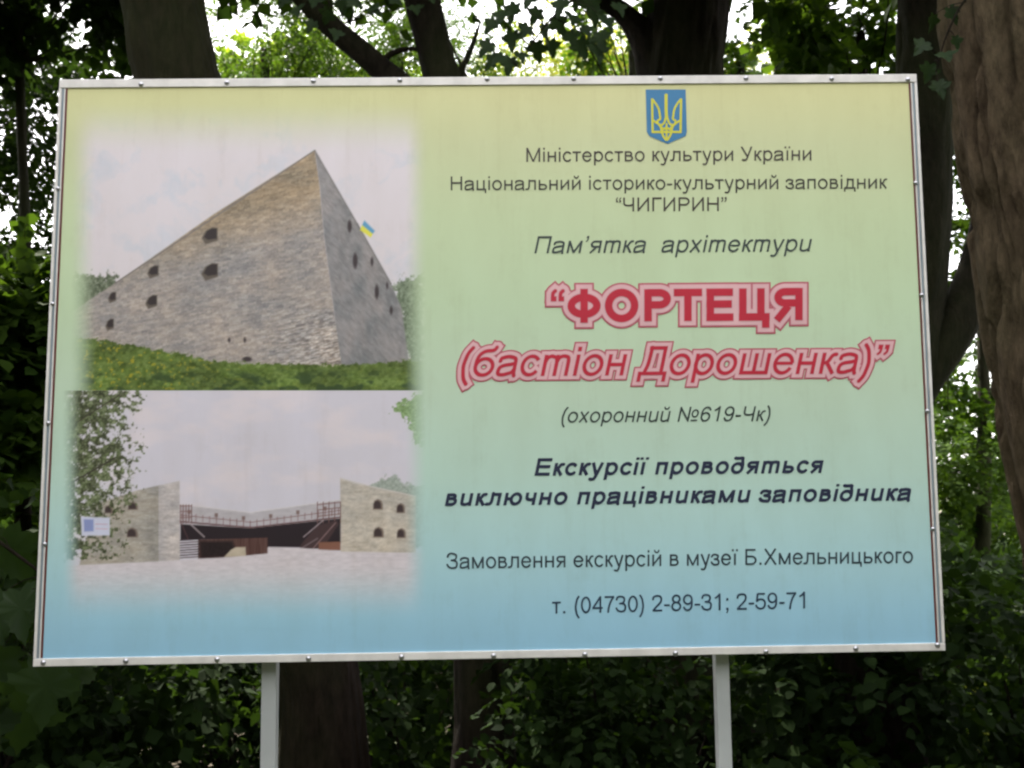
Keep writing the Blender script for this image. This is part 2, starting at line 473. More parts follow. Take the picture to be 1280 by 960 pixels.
def glyph(ch, w, italic=False):
    g = Glyph(w); h = w/2; X = 519; C = 716
    st = 66 + h                                    # centre of a left stem
    def stems(*xs, top=X, bot=0):
        for x in xs: g.L(x, bot, x, top)
    if italic: ch = {'т': 'm', 'и': 'u', 'й': 'ŭ', 'д': '∂'}.get(ch, ch)
    A = 556
    if ch == ' ': A = 278
    elif ch == 'а':
        xr = 488-h
        g.C([(62+h*0.5, 368), (100, 440), (180, X-h-8), (275, X+6-h), (375, X-h-14), (xr-14, 430), (xr, 350)]); g.L(xr, 352, xr, 95, r0=1, r1=1); g.C([(xr, 110), (xr+6, 50), (xr+24, 0)])
        g.C([(xr, 318), (340, 290), (200, 268), (110, 225), (36+h, 145), (90, 50), (195, h-8), (310, h+22), (400, 95), (xr, 180)])
    elif ch == 'б':
        A = 573; g.E(287, 232, 243-h, 244-h)
        g.C([(44+h, 225), (50+h, 380), (90+h, 520), (170+h, 600), (300, 635), (420, 645), (478, 675), (505, 730)])
    elif ch == 'в': A = 531; stems(st); g.bowl(st, 440, X, 242); g.bowl(st, 482, 242+w, 0)
    elif ch == 'д': A = 583; g.L(12, h, 572, h); g.L(12+h*0.8, h, 12+h*0.8, -146, w*0.85); g.L(572-h*0.8, h, 572-h*0.8, -146, w*0.85); g.L(490-h, 0, 490-h, X); g.L(140, X-h, 490, X-h); g.C([(148+h, X), (145+h, 340), (125+h, 160), (80+h, 20)])
    elif ch == 'г': A = 365; stems(st); g.L(66, X-h, 350, X-h)
    elif ch == 'е':
        g.L(60+h, 268, 512-h*0.5, 268, w*0.85); g.E(278, 259, 240-h, 270-h, 4, 332)
    elif ch == 'з':
        A = 458; g.C([(50, 380), (90, 450), (160, X+6-h), (215, X+10-h), (300, X-h-15), (352, 440), (345, 350), (280, 290), (180, 278)])
        g.C([(180, 278), (300, 262), (372, 215), (395-h*0.2, 140), (350, 50), (260, h-8), (190, h-10), (90, h+30), (42, 150)])
    elif ch in 'ий': A = 559; stems(st, 493-h); g.L(st+4, 62, 493-h-4, X-62, w*0.92)
    elif ch in 'uŭ':
        A = 556; stems(488-h); g.L(st, X, st, 200, r1=1); g.C([(st, 200), (st+12, 90), (st+70, h), (255, h-10), (370, h+30), (488-h-12, 130), (488-h, 230)])
    elif ch == 'і': A = 222; stems(111); g.L(111, C-100, 111, C)
    elif ch == 'ї': A = 278; stems(139); g.L(139-98, C-100, 139-98, C); g.L(139+98, C-100, 139+98, C)
    elif ch == 'к': A = 438; stems(st); g.L(st, 272, 185, 272); g.C([(170, 272), (235, 320), (290, 430), (340, X-h-4), (400, X-h)], n=5); g.L(190, 300, 395-h*0.3, 0)
    elif ch == 'л': A = 583; stems(517-h); g.L(150, X-h, 517, X-h); g.C([(150+h, X), (150+h-4, 330), (135+h, 150), (90+h, h+12), (15, h-2)])
    elif ch == 'м': A = 688; stems(st, 622-h); g.L(st+2, X-20, 344, 20, w*0.95); g.L(622-h-2, X-20, 344, 20, w*0.95)
    elif ch == 'm':
        A = 760; stems(st, 380); g.C([(st, 330), (st+40, 440), (st+120, X+8-h), (290, X-h-4), (360, 440), (380, 340)]); g.L(380, 345, 380, 0)
        g.L(694-h, 0, 694-h, 345, r1=1); g.C([(380, 330), (420, 440), (500, X+8-h), (600, X-h-4), (680-h, 440), (694-h, 340)])
    elif ch == 'н': A = 552; stems(st, 486-h); g.L(st, 268, 486-h, 268)
    elif ch == 'о': g.E(278, 259, 242-h, 271-h)
    elif ch == 'п': A = 542; stems(st, 476-h); g.L(st-h, X-h, 476, X-h)
    elif ch == 'р': g.L(st, -199, st, X); g.E(288, 259, 232-h, 271-h)
    elif ch == 'с': A = 500; g.E(272, 259, 235-h, 271-h, 36, 324)
    elif ch == 'т': A = 458; g.L(20, X-h, 438, X-h); stems(229)
    elif ch == 'у': A = 500; g.L(20+h, X, 262, 20); g.L(480-h, X, 262, -40, r1=1); g.C([(262, -40), (230, -120), (185, -168), (120, -172), (66, -160)])
    elif ch == 'х': A = 500; g.L(20+h*1.1, 0, 470-h*1.1, X); g.L(20+h*1.1, X, 480-h*1.1, 0)
    elif ch == 'ц': A = 573; stems(st, 470-h); g.L(st-h, h, 540, h); g.L(540-h*0.8, h, 540-h*0.8, -146, w*0.85)
    elif ch == 'ч': A = 521; stems(455-h); g.L(st-10, X, st-10, 350, r1=1); g.C([(st-10, 355), (st+8, 268), (st+90, 225), (260, 220), (455-h, 250)])
    elif ch == 'ш': A = 802; stems(st, 401, 736-h); g.L(st-h, h, 736, h)
    elif ch == 'ь': A = 521; stems(st); g.bowl(st, 484, 316, 0)
    elif ch == 'ю': A = 750; stems(st); g.L(st, 268, 270, 268); g.E(482, 259, 228-h, 271-h)
    elif ch == 'я': A = 542; stems(476-h); g.bowl(476-h, 48, X, 215, -1); g.L(290, 235, 40+h, 0)
    elif ch == '∂':
        A = 556; g.E(270, 235, 236-h, 246-h); g.C([(506-h, 235), (500-h, 400), (470-h, 540), (400, 640), (290, 700-h), (200, 700-h), (130, 650)])
    elif ch == 'М': A = 833; stems(74+h, 759-h, top=C); g.L(74+h+8, C-20, 416, 20, w*0.9); g.L(759-h-8, C-20, 416, 20, w*0.9)
    elif ch == 'У': A = 635; g.L(20+h, C, 345, 230); g.L(600-h, C, 350, 150, r1=1); g.C([(350, 150), (310, 70), (255, h-5), (180, h-8), (110, h+8)])
    elif ch == 'Н': A = 722; stems(79+h, 641-h, top=C); g.L(79+h, 380, 641-h, 380)
    elif ch == 'Ч': A = 667; stems(586-h, top=C); g.L(55+h, C, 55+h, 480, r1=1); g.C([(55+h, 485), (75+h, 370), (150+h, 315), (330, 305), (450, 325), (586-h, 365)])
    elif ch == 'И': A = 719; stems(79+h, 641-h, top=C); g.L(79+h+6, 60, 641-h-6, C-60)
    elif ch == 'Г': A = 542; stems(79+h, top=C); g.L(79, C-h, 530, C-h)
    elif ch == 'Р': A = 667; stems(79+h, top=C); g.bowl(79+h, 622, C, 291)
    elif ch == 'П': A = 719; stems(79+h, 641-h, top=C); g.L(79, C-h, 641, C-h)
    elif ch == 'Ф': A = 761; g.L(380, -20, 380, C+20); g.E(380, 358, 338-h, 268-h)
    elif ch == 'О': A = 778; g.E(389, 358, 342-h, 370-h)
    elif ch == 'Т': A = 611; g.L(21, C-h, 590, C-h); g.L(305, 0, 305, C)
    elif ch == 'Е': A = 667; stems(79+h, top=C); g.L(79, C-h, 613, C-h); g.L(79, 372, 590, 372); g.L(79, h, 622, h)
    elif ch == 'Ц': A = 740; stems(79+h, 600-h, top=C); g.L(79, h, 700, h); g.L(700-h, h, 700-h, -165)
    elif ch == 'Я': A = 722; stems(641-h, top=C); g.bowl(641-h, 62, C, 310, -1); g.L(350, 320, 40+h, 0)
    elif ch == 'Д': A = 700; g.L(15, h, 685, h); g.L(15+h, h, 15+h, -166); g.L(685-h, h, 685-h, -166); g.L(590-h, 0, 590-h, C); g.L(180, C-h, 590, C-h); g.C([(190+h, C), (186+h, 480), (165+h, 240), (105+h, 30)])
    elif ch == 'З': A = 604; g.C([(60, 520), (100, 620), (200, C+6-h), (285, C+8-h), (400, C-h-20), (470, 600), (468, 480), (400, 400), (230, 378)]); g.C([(230, 378), (400, 362), (490, 300), (520-h*0.3, 200), (470, 70), (330, h-8), (230, h-8), (110, h+50), (46, 200)])
    elif ch == 'Б': A = 656; stems(79+h, top=C); g.L(79, C-h, 560, C-h); g.bowl(79+h, 612, 425, 0)
    elif ch == 'Х': A = 667; g.L(20+h*1.2, 0, 630-h*1.2, C); g.L(30+h*1.2, C, 650-h*1.2, 0)
    elif ch == '0': g.E(278, 352, 235-h, 364-h)
    elif ch == '1': g.L(330, 0, 330, C); g.C([(125, 540-h*0.3), (220, 590), (290, 650), (330, C-14)])
    elif ch == '2': g.C([(60, 510), (90, 620), (180, C-h-6), (280, C+4-h), (400, C-h-22), (465-h*0.2, 560), (430, 420), (330, 300), (200, 180), (95, h+20)]); g.L(40, h, 505, h)
    elif ch == '3': g.C([(60, 530), (100, 640), (190, C+2-h), (270, C+4-h), (380, C-h-26), (430, 560), (400, 440), (320, 390), (210, 378)]); g.C([(230, 378), (380, 362), (462, 300), (490-h*0.3, 200), (440, 80), (330, h-6), (250, h-8), (120, h+40), (50, 190)])
    elif ch == '4': g.L(405, 0, 405, C); g.L(25, 205, 520, 205); g.L(400, C-40, 65, 210)
    elif ch == '5': g.L(115, C-h, 480, C-h); g.L(128, C-30, 90, 350); g.C([(84, 350), (170, 420), (270, 440), (380, 420), (465, 340), (478, 220), (430, 90), (320, h-4), (240, h-6), (120, h+40), (50, 190)])
    elif ch == '6': g.E(285, 225, 230-h, 234-h); g.C([(55+h, 230), (50+h, 380), (80+h, 540), (150+h, 640), (290, C+4-h), (400, C-h-20), (470, 550)])
    elif ch == '7': g.L(48, C-h, 510, C-h); g.C([(480, C-h-10), (370, 520), (280, 320), (235, 150), (220, 0)])
    elif ch == '8': g.E(278, 530, 205-h*0.9, 190-h*0.9); g.E(278, 206, 236-h, 216-h)
    elif ch == '9': g.E(270, 490, 230-h, 234-h); g.C([(500-h, 485), (500-h, 330), (480-h, 180), (420-h, 80), (275, h-6), (150, h+22), (80, 165)])
    elif ch == '(': A = 333; g.C([(280, 728), (190, 590), (135+h*0.3, 420), (115+h*0.3, 260), (135+h*0.3, 100), (190, -70), (280, -208)])
    elif ch == ')': A = 333; g.C([(55, 728), (145, 590), (200-h*0.3, 420), (220-h*0.3, 260), (200-h*0.3, 100), (145, -70), (55, -208)])
    elif ch == '.': A = 278; g.L(139, 0, 139, 100, max(w, 100))
    elif ch == ';': A = 278; g.L(139, 419, 139, 519, max(w, 100)); g.L(139, 0, 139, 100, max(w, 100)); g.C([(165, 40), (162, -40), (110, -120)], w*0.6)
    elif ch == '-': A = 333; g.L(35, 262, 300, 262)
    elif ch in '“”’':
        A = 333 if ch != '’' else 222
        w = min(w, 108)
        for x0 in ((88, 245) if ch != '’' else (105,)):
            if ch == '“': g.L(x0, 470, x0, 570, max(w, 96)); g.C([(x0-20, 560), (x0-10, 650), (x0+40, 705)], w*0.6)
            else: g.L(x0, 612, x0, 712, max(w, 96)); g.C([(x0+20, 625), (x0+12, 540), (x0-40, 480)], w*0.6)
    elif ch == '№': A = 1073; stems(79+h, 600-h, top=C); g.L(79+h+6, C-60, 600-h-6, 60); g.E(840, 390, 170-h*0.8, 200-h*0.8, w=w*0.85); g.L(680, 60, 1000, 60, w*0.85)
    else: raise ValueError(ch)
    if ch in 'йŭ': g.C([(180, 712), (205, 640), (278, 606), (352, 640), (378, 712)], w*0.75)
    return g.p, A

def sdf_strokes(GX, GY, prims, pad):
    """distance to a union of strokes; square at free ends, round at inner joints"""
    D = np.full(GX.shape, 1e3, np.float32)
    x_ax, y_ax = GX[0], GY[:, 0]
    for x0, y0, x1, y1, hw, r0, r1 in prims:
        m_ = hw + pad
        i0, i1 = np.searchsorted(x_ax, [min(x0, x1)-m_, max(x0, x1)+m_])
        j0, j1 = np.searchsorted(y_ax, [min(y0, y1)-m_, max(y0, y1)+m_])
        if i0 >= i1 or j0 >= j1: continue
        gx_, gy_ = GX[j0:j1, i0:i1], GY[j0:j1, i0:i1]
        dx, dy = x1-x0, y1-y0
        Ln = math.hypot(dx, dy) or 1e-6
        dx /= Ln; dy /= Ln
        u_ = (gx_-x0)*dx+(gy_-y0)*dy
        v_ = np.abs(-(gx_-x0)*dy+(gy_-y0)*dx)
        d = v_-hw
        a0 = np.hypot(u_, v_)-hw if r0 else np.maximum(-u_, d)
        a1 = np.hypot(u_-Ln, v_)-hw if r1 else np.maximum(u_-Ln, d)
        d = np.where(u_ < 0, a0, np.where(u_ > Ln, a1, d))
        if not r0: d = np.where((u_ >= 0) & (u_ <= Ln), np.maximum(d, -u_), d)
        if not r1: d = np.where((u_ >= 0) & (u_ <= Ln), np.maximum(d, u_-Ln), d)
        D[j0:j1, i0:i1] = np.minimum(D[j0:j1, i0:i1], d)
    return D

CASES = {}
def _cases():
    # corners 0(0,0) 1(1,0) 2(1,1) 3(0,1); edges 4:0-1 5:1-2 6:2-3 7:3-0
    for c in range(1, 15):
        ins = [(c >> k) & 1 for k in range(4)]
        poly = []
        for k in range(4):
            if ins[k]: poly.append(k)
            if ins[k] != ins[(k+1) % 4]: poly.append(4+k)
        CASES[c] = poly
_cases()

def contour_mesh(name, D, xs, ys, to3, mat, iso=0.0):
    """filled flat contour of D < iso as faces without overlaps"""
    Z = D - iso
    Z = np.where(np.abs(Z) < 1e-4, 1e-4, Z)
    I = Z < 0
    code = I[:-1, :-1]*1 + I[:-1, 1:]*2 + I[1:, 1:]*4 + I[1:, :-1]*8
    verts = []; faces = {3: [], 4: [], 5: [], 6: []}; base = 0
    co = [(0, 0), (0, 1), (1, 1), (1, 0)]        # (dj, di)
    for c, poly in CASES.items():
        jj, ii = np.nonzero(code == c)
        if not len(jj): continue
        P = []
        for k in poly:
            if k < 4:
                P.append(np.stack([xs[ii+co[k][1]], ys[jj+co[k][0]]], 1))
            else:
                a, b_ = co[k-4], co[(k-3) % 4]
                za, zb = Z[jj+a[0], ii+a[1]], Z[jj+b_[0], ii+b_[1]]
                t = za/(za-zb)
                P.append(np.stack([xs[ii+a[1]]+(xs[ii+b_[1]]-xs[ii+a[1]])*t, ys[jj+a[0]]+(ys[jj+b_[0]]-ys[jj+a[0]])*t], 1))
        P = np.stack(P, 1)
        n, k = P.shape[:2]
        verts.append(P.reshape(-1, 2)); faces[k].append(base+np.arange(n*k).reshape(n, k)); base += n*k
    full = (code == 15)
    pad = np.zeros((full.shape[0], 1), bool)
    e = np.diff(np.concatenate([pad, full, pad], 1).astype(np.int8), axis=1)
    js, s_ = np.nonzero(e == 1); _, e_ = np.nonzero(e == -1)
    if len(js):
        P = np.stack([np.stack([xs[s_], ys[js]], 1), np.stack([xs[e_], ys[js]], 1), np.stack([xs[e_], ys[js+1]], 1), np.stack([xs[s_], ys[js+1]], 1)], 1)
        verts.append(P.reshape(-1, 2)); faces[4].append(base+np.arange(len(js)*4).reshape(-1, 4))
    if not verts: return None
    V3 = to3(np.concatenate(verts))
    return mesh_np(name, V3, [np.concatenate(f) for f in faces.values() if f], mat)

def text_line(body, x0, x1, yb0, yb1, cap, w, mat, italic=False, layers=None, lift=0.0012, step=0.5):
    """x0..x1 measured extent, yb0/yb1 baseline at both ends, cap height; all as measured on the print"""
    prims = []; pen = 0
    for ch in body:
        p, A = glyph(ch, w, italic)
        prims += [(a+pen, b_, c+pen, d, hw, r0, r1) for a, b_, c, d, hw, r0, r1 in p]
        pen += A
    ky = cap/716.0
    sl = 0.21 if italic else 0.0
    xa = min(min(p[0]+sl*p[1], p[2]+sl*p[3])-p[4]*0.9 for p in prims); xb = max(max(p[0]+sl*p[1], p[2]+sl*p[3])+p[4]*0.9 for p in prims)
    kx = (x1-x0)/(xb-xa)
    pad = (max(l[0] for l in layers) if layers else 0)+2
    # strokes in print units, slant applied afterwards so that weights stay even
    q = [((a-xa)*kx, b_*ky, (c-xa)*kx, d*ky, hw*(kx+ky)/2, r0, r1) for a, b_, c, d, hw, r0, r1 in prims]
    xs = np.arange(-pad-14, x1-x0+pad+8, step); ys = np.arange(-220*ky-pad-1, 760*ky+pad+1, step)
    GX, GY = np.meshgrid(xs, ys)
    D = sdf_strokes(GX, GY, q, pad+1)
    dx, dy = x1-x0, yb1-yb0
    def to3(P, lf):
        X_ = P[:, 0]+sl*P[:, 1]; px = x0+X_; py = yb0+dy/dx*X_-P[:, 1]      # italics: slanted here
        T = trace(np.stack([px, py], 1)); T[:, 1] = -lf
        return T
    if layers:
        out = []
        for i, (iso, mt, nm) in enumerate(layers):
            me = contour_mesh(nm, D, xs, ys, lambda P: to3(P, lift+0.0004*i), mt, iso)
            out.append(link(nm, me, board))
    else:
        link('lettering', contour_mesh('lettering', D, xs, ys, lambda P: to3(P, lift), mat), board)

RW, BW = 84, 122
text_line('Міністерство культури України', 658, 1014, 202.5, 200.5, 17.6, RW, M['ink_brown'])
text_line('Національний історико-культурний заповідник', 563.5, 1109, 238, 235.8, 17.4, RW, M['ink_olive'])
text_line('“ЧИГИРИН”', 770, 908, 264.5, 263.8, 17.4, RW, M['ink_brown'])
text_line('Пам’ятка  архітектури', 668, 1015, 316.8, 314.3, 21.4, RW, M['ink_grey'], True)
LAY = [(8.0, M['ink_rim'], 'lettering_outline'), (6.5, M['ink_pink_mid'], 'lettering_band'), (5.4, M['ink_pink'], 'lettering_glow'), (0.9, M['ink_pink_mid'], 'lettering_halo'), (0.0, M['ink_red'], 'lettering')]
text_line('“ФОРТЕЦЯ', 689, 1002.5, 402.5, 400, 39.5, 150, M['ink_red'], False, LAY)
LAY2 = [(6.6, M['ink_rim'], 'lettering_outline'), (5.3, M['ink_pink_mid'], 'lettering_band'), (4.4, M['ink_pink'], 'lettering_glow'), (0.8, M['ink_pink_mid'], 'lettering_halo'), (0.0, M['ink_red'], 'lettering')]
text_line('(бастіон Дорошенка)”', 577, 1112, 470.5, 466.5, 35.5, 76, M['ink_red'], True, LAY2)
text_line('(охоронний №619-Чк)', 702, 963, 528.3, 526.2, 18.6, RW, M['ink_grey'], True)
text_line('Екскурсії проводяться', 666.5, 1030, 594.6, 591.0, 21.6, BW, M['ink_navy'], True)
text_line('виключно працівниками заповідника', 556, 1139, 632.5, 625.5, 21.6, BW, M['ink_navy'], True)
text_line('Замовлення екскурсій в музеї Б.Хмельницького', 558, 1141, 711, 703.5, 20.0, RW, M['ink_slate'])
text_line('т. (04730) 2-89-31; 2-59-71', 689, 1006, 767, 760.5, 20.6, RW, M['ink_blue'])

# emblem: a blue shield with a yellow trident -----------------------------------------
sh = [(807, 112), (857, 112), (858.5, 165), (857, 170), (834.5, 180), (812, 170.5), (808.5, 165)]
q = trace(sh); q[:, 1] = -0.0012
emblem = link('emblem', mesh_np('emblem', q, np.array([[6, 5, 4, 3, 2, 1, 0]]), M['shield']), board)
emblem['label'] = 'blue shield emblem printed at the top of the lettering'
g = Glyph(3.0)
# measured in tenths on the enlarged shield: origin at its top-left, y down
def TRI(s, pts, w=3.0, smooth=True):
    if smooth: s.C([(a, -b_) for a, b_ in pts], w, 4)
    else: s.path([(a, -b_) for a, b_ in pts], False, w)
for sx in (1, -1):
    def mx_(a): return 27 - sx*(27-a) if sx == -1 else a
    f = lambda pts: [((a if sx == 1 else 54.4-a), b_) for a, b_ in pts]
    TRI(g, f([(8.6, 12.0), (9.3, 55.5)]), 3.0, False)
    TRI(g, f([(8.0, 55.2), (27.2, 55.2)]), 3.0, False)
    TRI(g, f([(8.8, 13), (13.5, 19), (17.2, 26), (18.6, 34), (19.0, 38.5), (16.0, 40.5), (16.2, 44.5), (20.5, 46.2), (24.5, 42.5), (27, 33)]), 2.7)
    TRI(g, f([(9.5, 40), (13, 42.5), (17.5, 46), (20, 50), (20.8, 55), (23.2, 61), (27.2, 66.2)]), 2.7)
    TRI(g, f([(27.2, 48.5), (23.8, 51.8), (20.0, 47.5)]), 2.2)
    TRI(g, f([(27.2, 49), (31.5, 51.5), (33.6, 55)]), 2.0)
TRI(g, [(26.6, 6.5), (26.6, 15), (26.6, 26), (27.0, 36)], 4.0)
TRI(g, [(27.2, 44), (27.2, 66.5)], 2.4, False)
xs = np.arange(-1, 56, 0.35); ys = np.arange(-70, 1, 0.35)
GX, GY = np.meshgrid(xs, ys)
D = sdf_strokes(GX, GY, g.p, 2)
def em3(P):
    T = trace(np.stack([806.6+P[:, 0]*0.975, 111.5-P[:, 1]*0.972], 1)); T[:, 1] = -0.0018
    return T
o = link('trident', contour_mesh('trident', D, xs, ys, em3, M['gold']), emblem)
o.matrix_parent_inverse = Matrix.Identity(4)       # drawn in the emblem's own coordinates

# ------------------------------------------------------------------ print: the two pictures
def hashn(ix, iy, seed):
    h_ = (ix.astype(np.int64)*374761393 + iy.astype(np.int64)*668265263 + seed*974634777) & 0xffffffff
    h_ = ((h_ ^ (h_ >> 13)) * 1274126177) & 0xffffffff
    return ((h_ ^ (h_ >> 16)) & 0xffff)/65535.0
def vnoise(x, y, seed=0):
    ix, iy = np.floor(x), np.floor(y)
    fx, fy = x-ix, y-iy
    fx = fx*fx*(3-2*fx); fy = fy*fy*(3-2*fy)
    a = hashn(ix, iy, seed); b_ = hashn(ix+1, iy, seed); c = hashn(ix, iy+1, seed); d = hashn(ix+1, iy+1, seed)
    return (a+(b_-a)*fx)*(1-fy)+(c+(d-c)*fx)*fy
def fbm(x, y, seed=0, oct_=4):
    s_ = 0; a = 0.5; t = 0
    for k in range(oct_):
        s_ = s_+a*vnoise(x*2**k, y*2**k, seed+k*17); t += a; a *= 0.55
    return s_/t
def poly_sd(X, Y, P):
    """signed distance to a polygon, negative inside"""
    P = np.asarray(P, float); n = len(P)
    d = np.full(X.shape, 1e9); ins = np.zeros(X.shape, bool)
    for i in range(n):
        a, b_ = P[i], P[(i+1) % n]
        e = b_-a; wx, wy = X-a[0], Y-a[1]
        t = np.clip((wx*e[0]+wy*e[1])/(e@e+1e-9), 0, 1)
        d = np.minimum(d, (wx-e[0]*t)**2+(wy-e[1]*t)**2)
        c = ((a[1] > Y) != (b_[1] > Y)) & (X < (b_[0]-a[0])*(Y-a[1])/((b_[1]-a[1]) or 1e-9)+a[0])
        ins ^= c
    d = np.sqrt(d)
    return np.where(ins, -d, d)
def cov(sd, soft=0.8): return np.clip(0.5-sd/(2*soft), 0, 1)
class Canvas:
    def __init__(s, x0, x1, y0, y1, st):
        s.xs = np.linspace(x0, x1, int((x1-x0)/st)+1); s.ys = np.linspace(y0, y1, int((y1-y0)/st)+1)
        s.X, s.Y = np.meshgrid(s.xs, s.ys); s.c = np.zeros(s.X.shape+(3,)); s.a = np.ones(s.X.shape)
    def put(s, col, m_):
        col = np.asarray(col, float)
        if col.ndim == 1: col = np.broadcast_to(col, s.c.shape)
        s.c = s.c*(1-m_[..., None])+col*m_[..., None]
    def poly(s, P, col, soft=0.8): s.put(col, cov(poly_sd(s.X, s.Y, P), soft))
    def line(s, a, b_, w, col, soft=0.6):
        a = np.array(a, float); b_ = np.array(b_, float); e = b_-a
        t = np.clip(((s.X-a[0])*e[0]+(s.Y-a[1])*e[1])/(e@e), 0, 1)
        s.put(col, cov(np.hypot(s.X-a[0]-e[0]*t, s.Y-a[1]-e[1]*t)-w/2, soft))
    def ell(s, cx, cy, rx, ry, col, soft=0.8):
        r = np.hypot((s.X-cx)/rx, (s.Y-cy)/ry)
        s.put(col, cov((r-1)*min(rx, ry), soft))
    def col(s, base, amp, n, tint=(1, 1, 1)):
        return np.asarray(base, float)+(n[..., None]-0.5)*amp*np.asarray(tint, float)
    def build(s, name, label):
        h_, w_ = s.X.shape
        T = trace(np.stack([s.X.ravel(), s.Y.ravel()], 1)); T[:, 1] = -0.00025
        idx = np.arange(h_*w_).reshape(h_, w_)
        F_ = np.stack([idx[1:, :-1].ravel(), idx[1:, 1:].ravel(), idx[:-1, 1:].ravel(), idx[:-1, :-1].ravel()], 1)
        col = np.concatenate([np.clip(lin(np.clip(s.c.reshape(-1, 3), 0, 255))*INK, 0, 0.9), s.a.reshape(-1, 1)], 1)
        o = link(name, mesh_np(name, T, F_, M['picture'], False, {'ink': col}), board)
        o['label'] = label
        return o

# upper picture: the corner of the stone bastion
K = Canvas(84, 536, 122, 488, 1.2)
X, Y = K.X, K.Y
cl = fbm(X/70, Y/38, 3, 4)
wx, wy = 14*(fbm(X/23, Y/21, 201, 3)-0.5)*2, 14*(fbm(X/19, Y/25, 205, 3)-0.5)*2
K.put(K.col((197, 190, 195), 0, cl), np.ones(X.shape))
K.put(np.array([181, 184, 194.]), np.clip((fbm((X+2.5*wx+0.5*Y)/55, (Y+2*wy)/34, 5, 5)-0.50)*2.4, 0, 0.75))
fol = fbm(X/5, Y/5, 11, 4)
for P, c in (([(84, 345), (118, 341), (147, 347), (140, 362), (112, 384), (100, 430), (84, 440)], (92, 100, 82)),
             ([(489, 356), (500, 348), (530, 345), (530, 470), (512, 460)], (104, 116, 96))):
    m_ = cov(poly_sd(X, Y, P)+(fol-0.5)*26, 2.0)
    K.put(K.col(c, 90, fbm(X/2.6, Y/2.6, 14, 3)), m_)
apex = (393.5, 188)
left_face = [apex, (267, 268), (204, 312), (144, 354), (110, 376), (90, 390), (90, 440), (430, 470), (429, 452), (419, 400), (406, 302), (399, 227)]
right_face = [apex, (399, 227), (406, 302), (419, 400), (429, 470), (512, 470), (511, 451), (502, 385), (489, 355), (449, 284)]
slope = (Y+0.18*(X-300))                         # courses of the left face run slightly downhill
st1 = fbm(X/11, slope/2.3, 21, 4); st2 = fbm(X/34, Y/20, 24, 4); st3 = fbm(X/2.5, Y/1.8, 27, 2)
band = np.clip((300+0.62*(262-X)*0.55+(X-262)*0.05-Y)/60+0.5, 0, 1)   # browner upper courses
basec = np.array([144, 137, 133.])*(1-band[..., None])+np.array([141, 125, 104.])*band[..., None]
cs_ = 3.4; rowi = np.floor(slope/cs_); shx = hashn(rowi, rowi*0, 301)*9; coli = np.floor((X+shx)/(6.5+3*hashn(rowi, rowi*0+2, 303)))
brick = hashn(rowi, coli, 305)                     # single stones, as far as the print resolves them
colr = basec-1+(st1[..., None]-0.5)*30+(st2[..., None]-0.5)*np.array([38, 26, 14.])+(st3[..., None]-0.5)*26+(brick[..., None]-0.5)*np.array([24, 21, 17.])
lowr = np.clip((X-300)/110, 0, 1)*np.clip((Y-360)/60, 0, 1)
colr = colr+lowr[..., None]*((fbm(X/6, slope/1.6, 31, 3)-0.47)[..., None]*150)
K.put(colr, cov(poly_sd(X, Y, left_face), 0.9))
slope2 = Y-0.9*(X-400)
rc = np.array([123, 121, 122.])+(fbm(X/5, slope2/3.0, 41, 4)[..., None]-0.5)*38+(fbm(X/14, Y/24, 43, 3)[..., None]-0.5)*np.array([40, 30, 26.])
K.put(rc, cov(poly_sd(X, Y, right_face), 0.9))
K.line(apex, (144, 354), 1.6, (112, 106, 102)); K.line((393.5, 188), (449, 284), 1.4, (104, 100, 98)); K.line((449, 284), (489, 355), 1.4, (104, 100, 98))
for cx, cy, rx, ry in ((262, 295, 10, 10.5), (262, 340, 10.5, 11), (191, 340, 7.2, 8.2), (189, 377.5, 7.4, 8.8), (140, 372, 5.0, 7), (137, 406, 5.2, 7.6)):
    K.poly([(cx-rx, cy+ry*0.25), (cx-rx*0.5, cy-ry*0.6), (cx+rx*0.3, cy-ry), (cx+rx, cy-ry*0.95), (cx+rx, cy+ry*0.55), (cx-rx*0.5, cy+ry)], (88, 80, 72), 1.0)
    K.poly([(cx-rx*0.7, cy+ry*0.15), (cx-rx*0.3, cy-ry*0.6), (cx+rx*0.3, cy-ry*0.9), (cx+rx*0.9, cy-ry*0.9), (cx+rx*0.9, cy+ry*0.3), (cx-rx*0.2, cy+ry*0.45)], (47, 40, 40), 1.0)
for cx, cy, rx, ry in ((437, 283, 2.6, 7.5), (444, 326, 3.0, 9.5), (465, 327, 1.8, 5), (484, 357, 1.4, 4), (471, 365, 2.6, 8.5), (489, 388, 2, 5), (286.5, 425, 1.6, 3), (306, 425, 1.6, 3), (309, 449, 6, 3)):
    K.ell(cx, cy, rx, ry, (56, 48, 50), 0.9)
K.line((450, 287), (447, 279), 0.8, (90, 90, 90))
K.poly([(455.5, 275.5), (468.5, 288.5), (465.5, 293), (452.5, 282)], (88, 142, 176)); K.poly([(452.8, 281.5), (466, 292.5), (463.5, 297), (450, 287.5)], (200, 196, 70))
gl = [(80, 420), (102, 422), (140, 427), (192, 437), (240, 445), (267, 451), (342, 455), (437, 456), (470, 453), (512, 450.5), (540, 452), (540, 492), (80, 492)]
gn = fbm(X/4.2, Y/3.2, 51, 4); gb = fbm(X/26, Y/12, 54, 3)
gcol = np.array([84, 102, 46.])+(gn[..., None]-0.5)*70+(gb[..., None]-0.5)*np.array([50, 60, 30.])
K.put(gcol, cov(poly_sd(X, Y, gl)+(gn-0.5)*9, 1.2))
yel = np.clip((fbm(X/3.4, Y/3.0, 61, 2)-0.66)*9, 0, 1)*np.clip((350-X)/170, 0.12, 1)*(poly_sd(X, Y, gl) < -2)
K.put(np.array([158, 146, 38.]), yel*0.75)
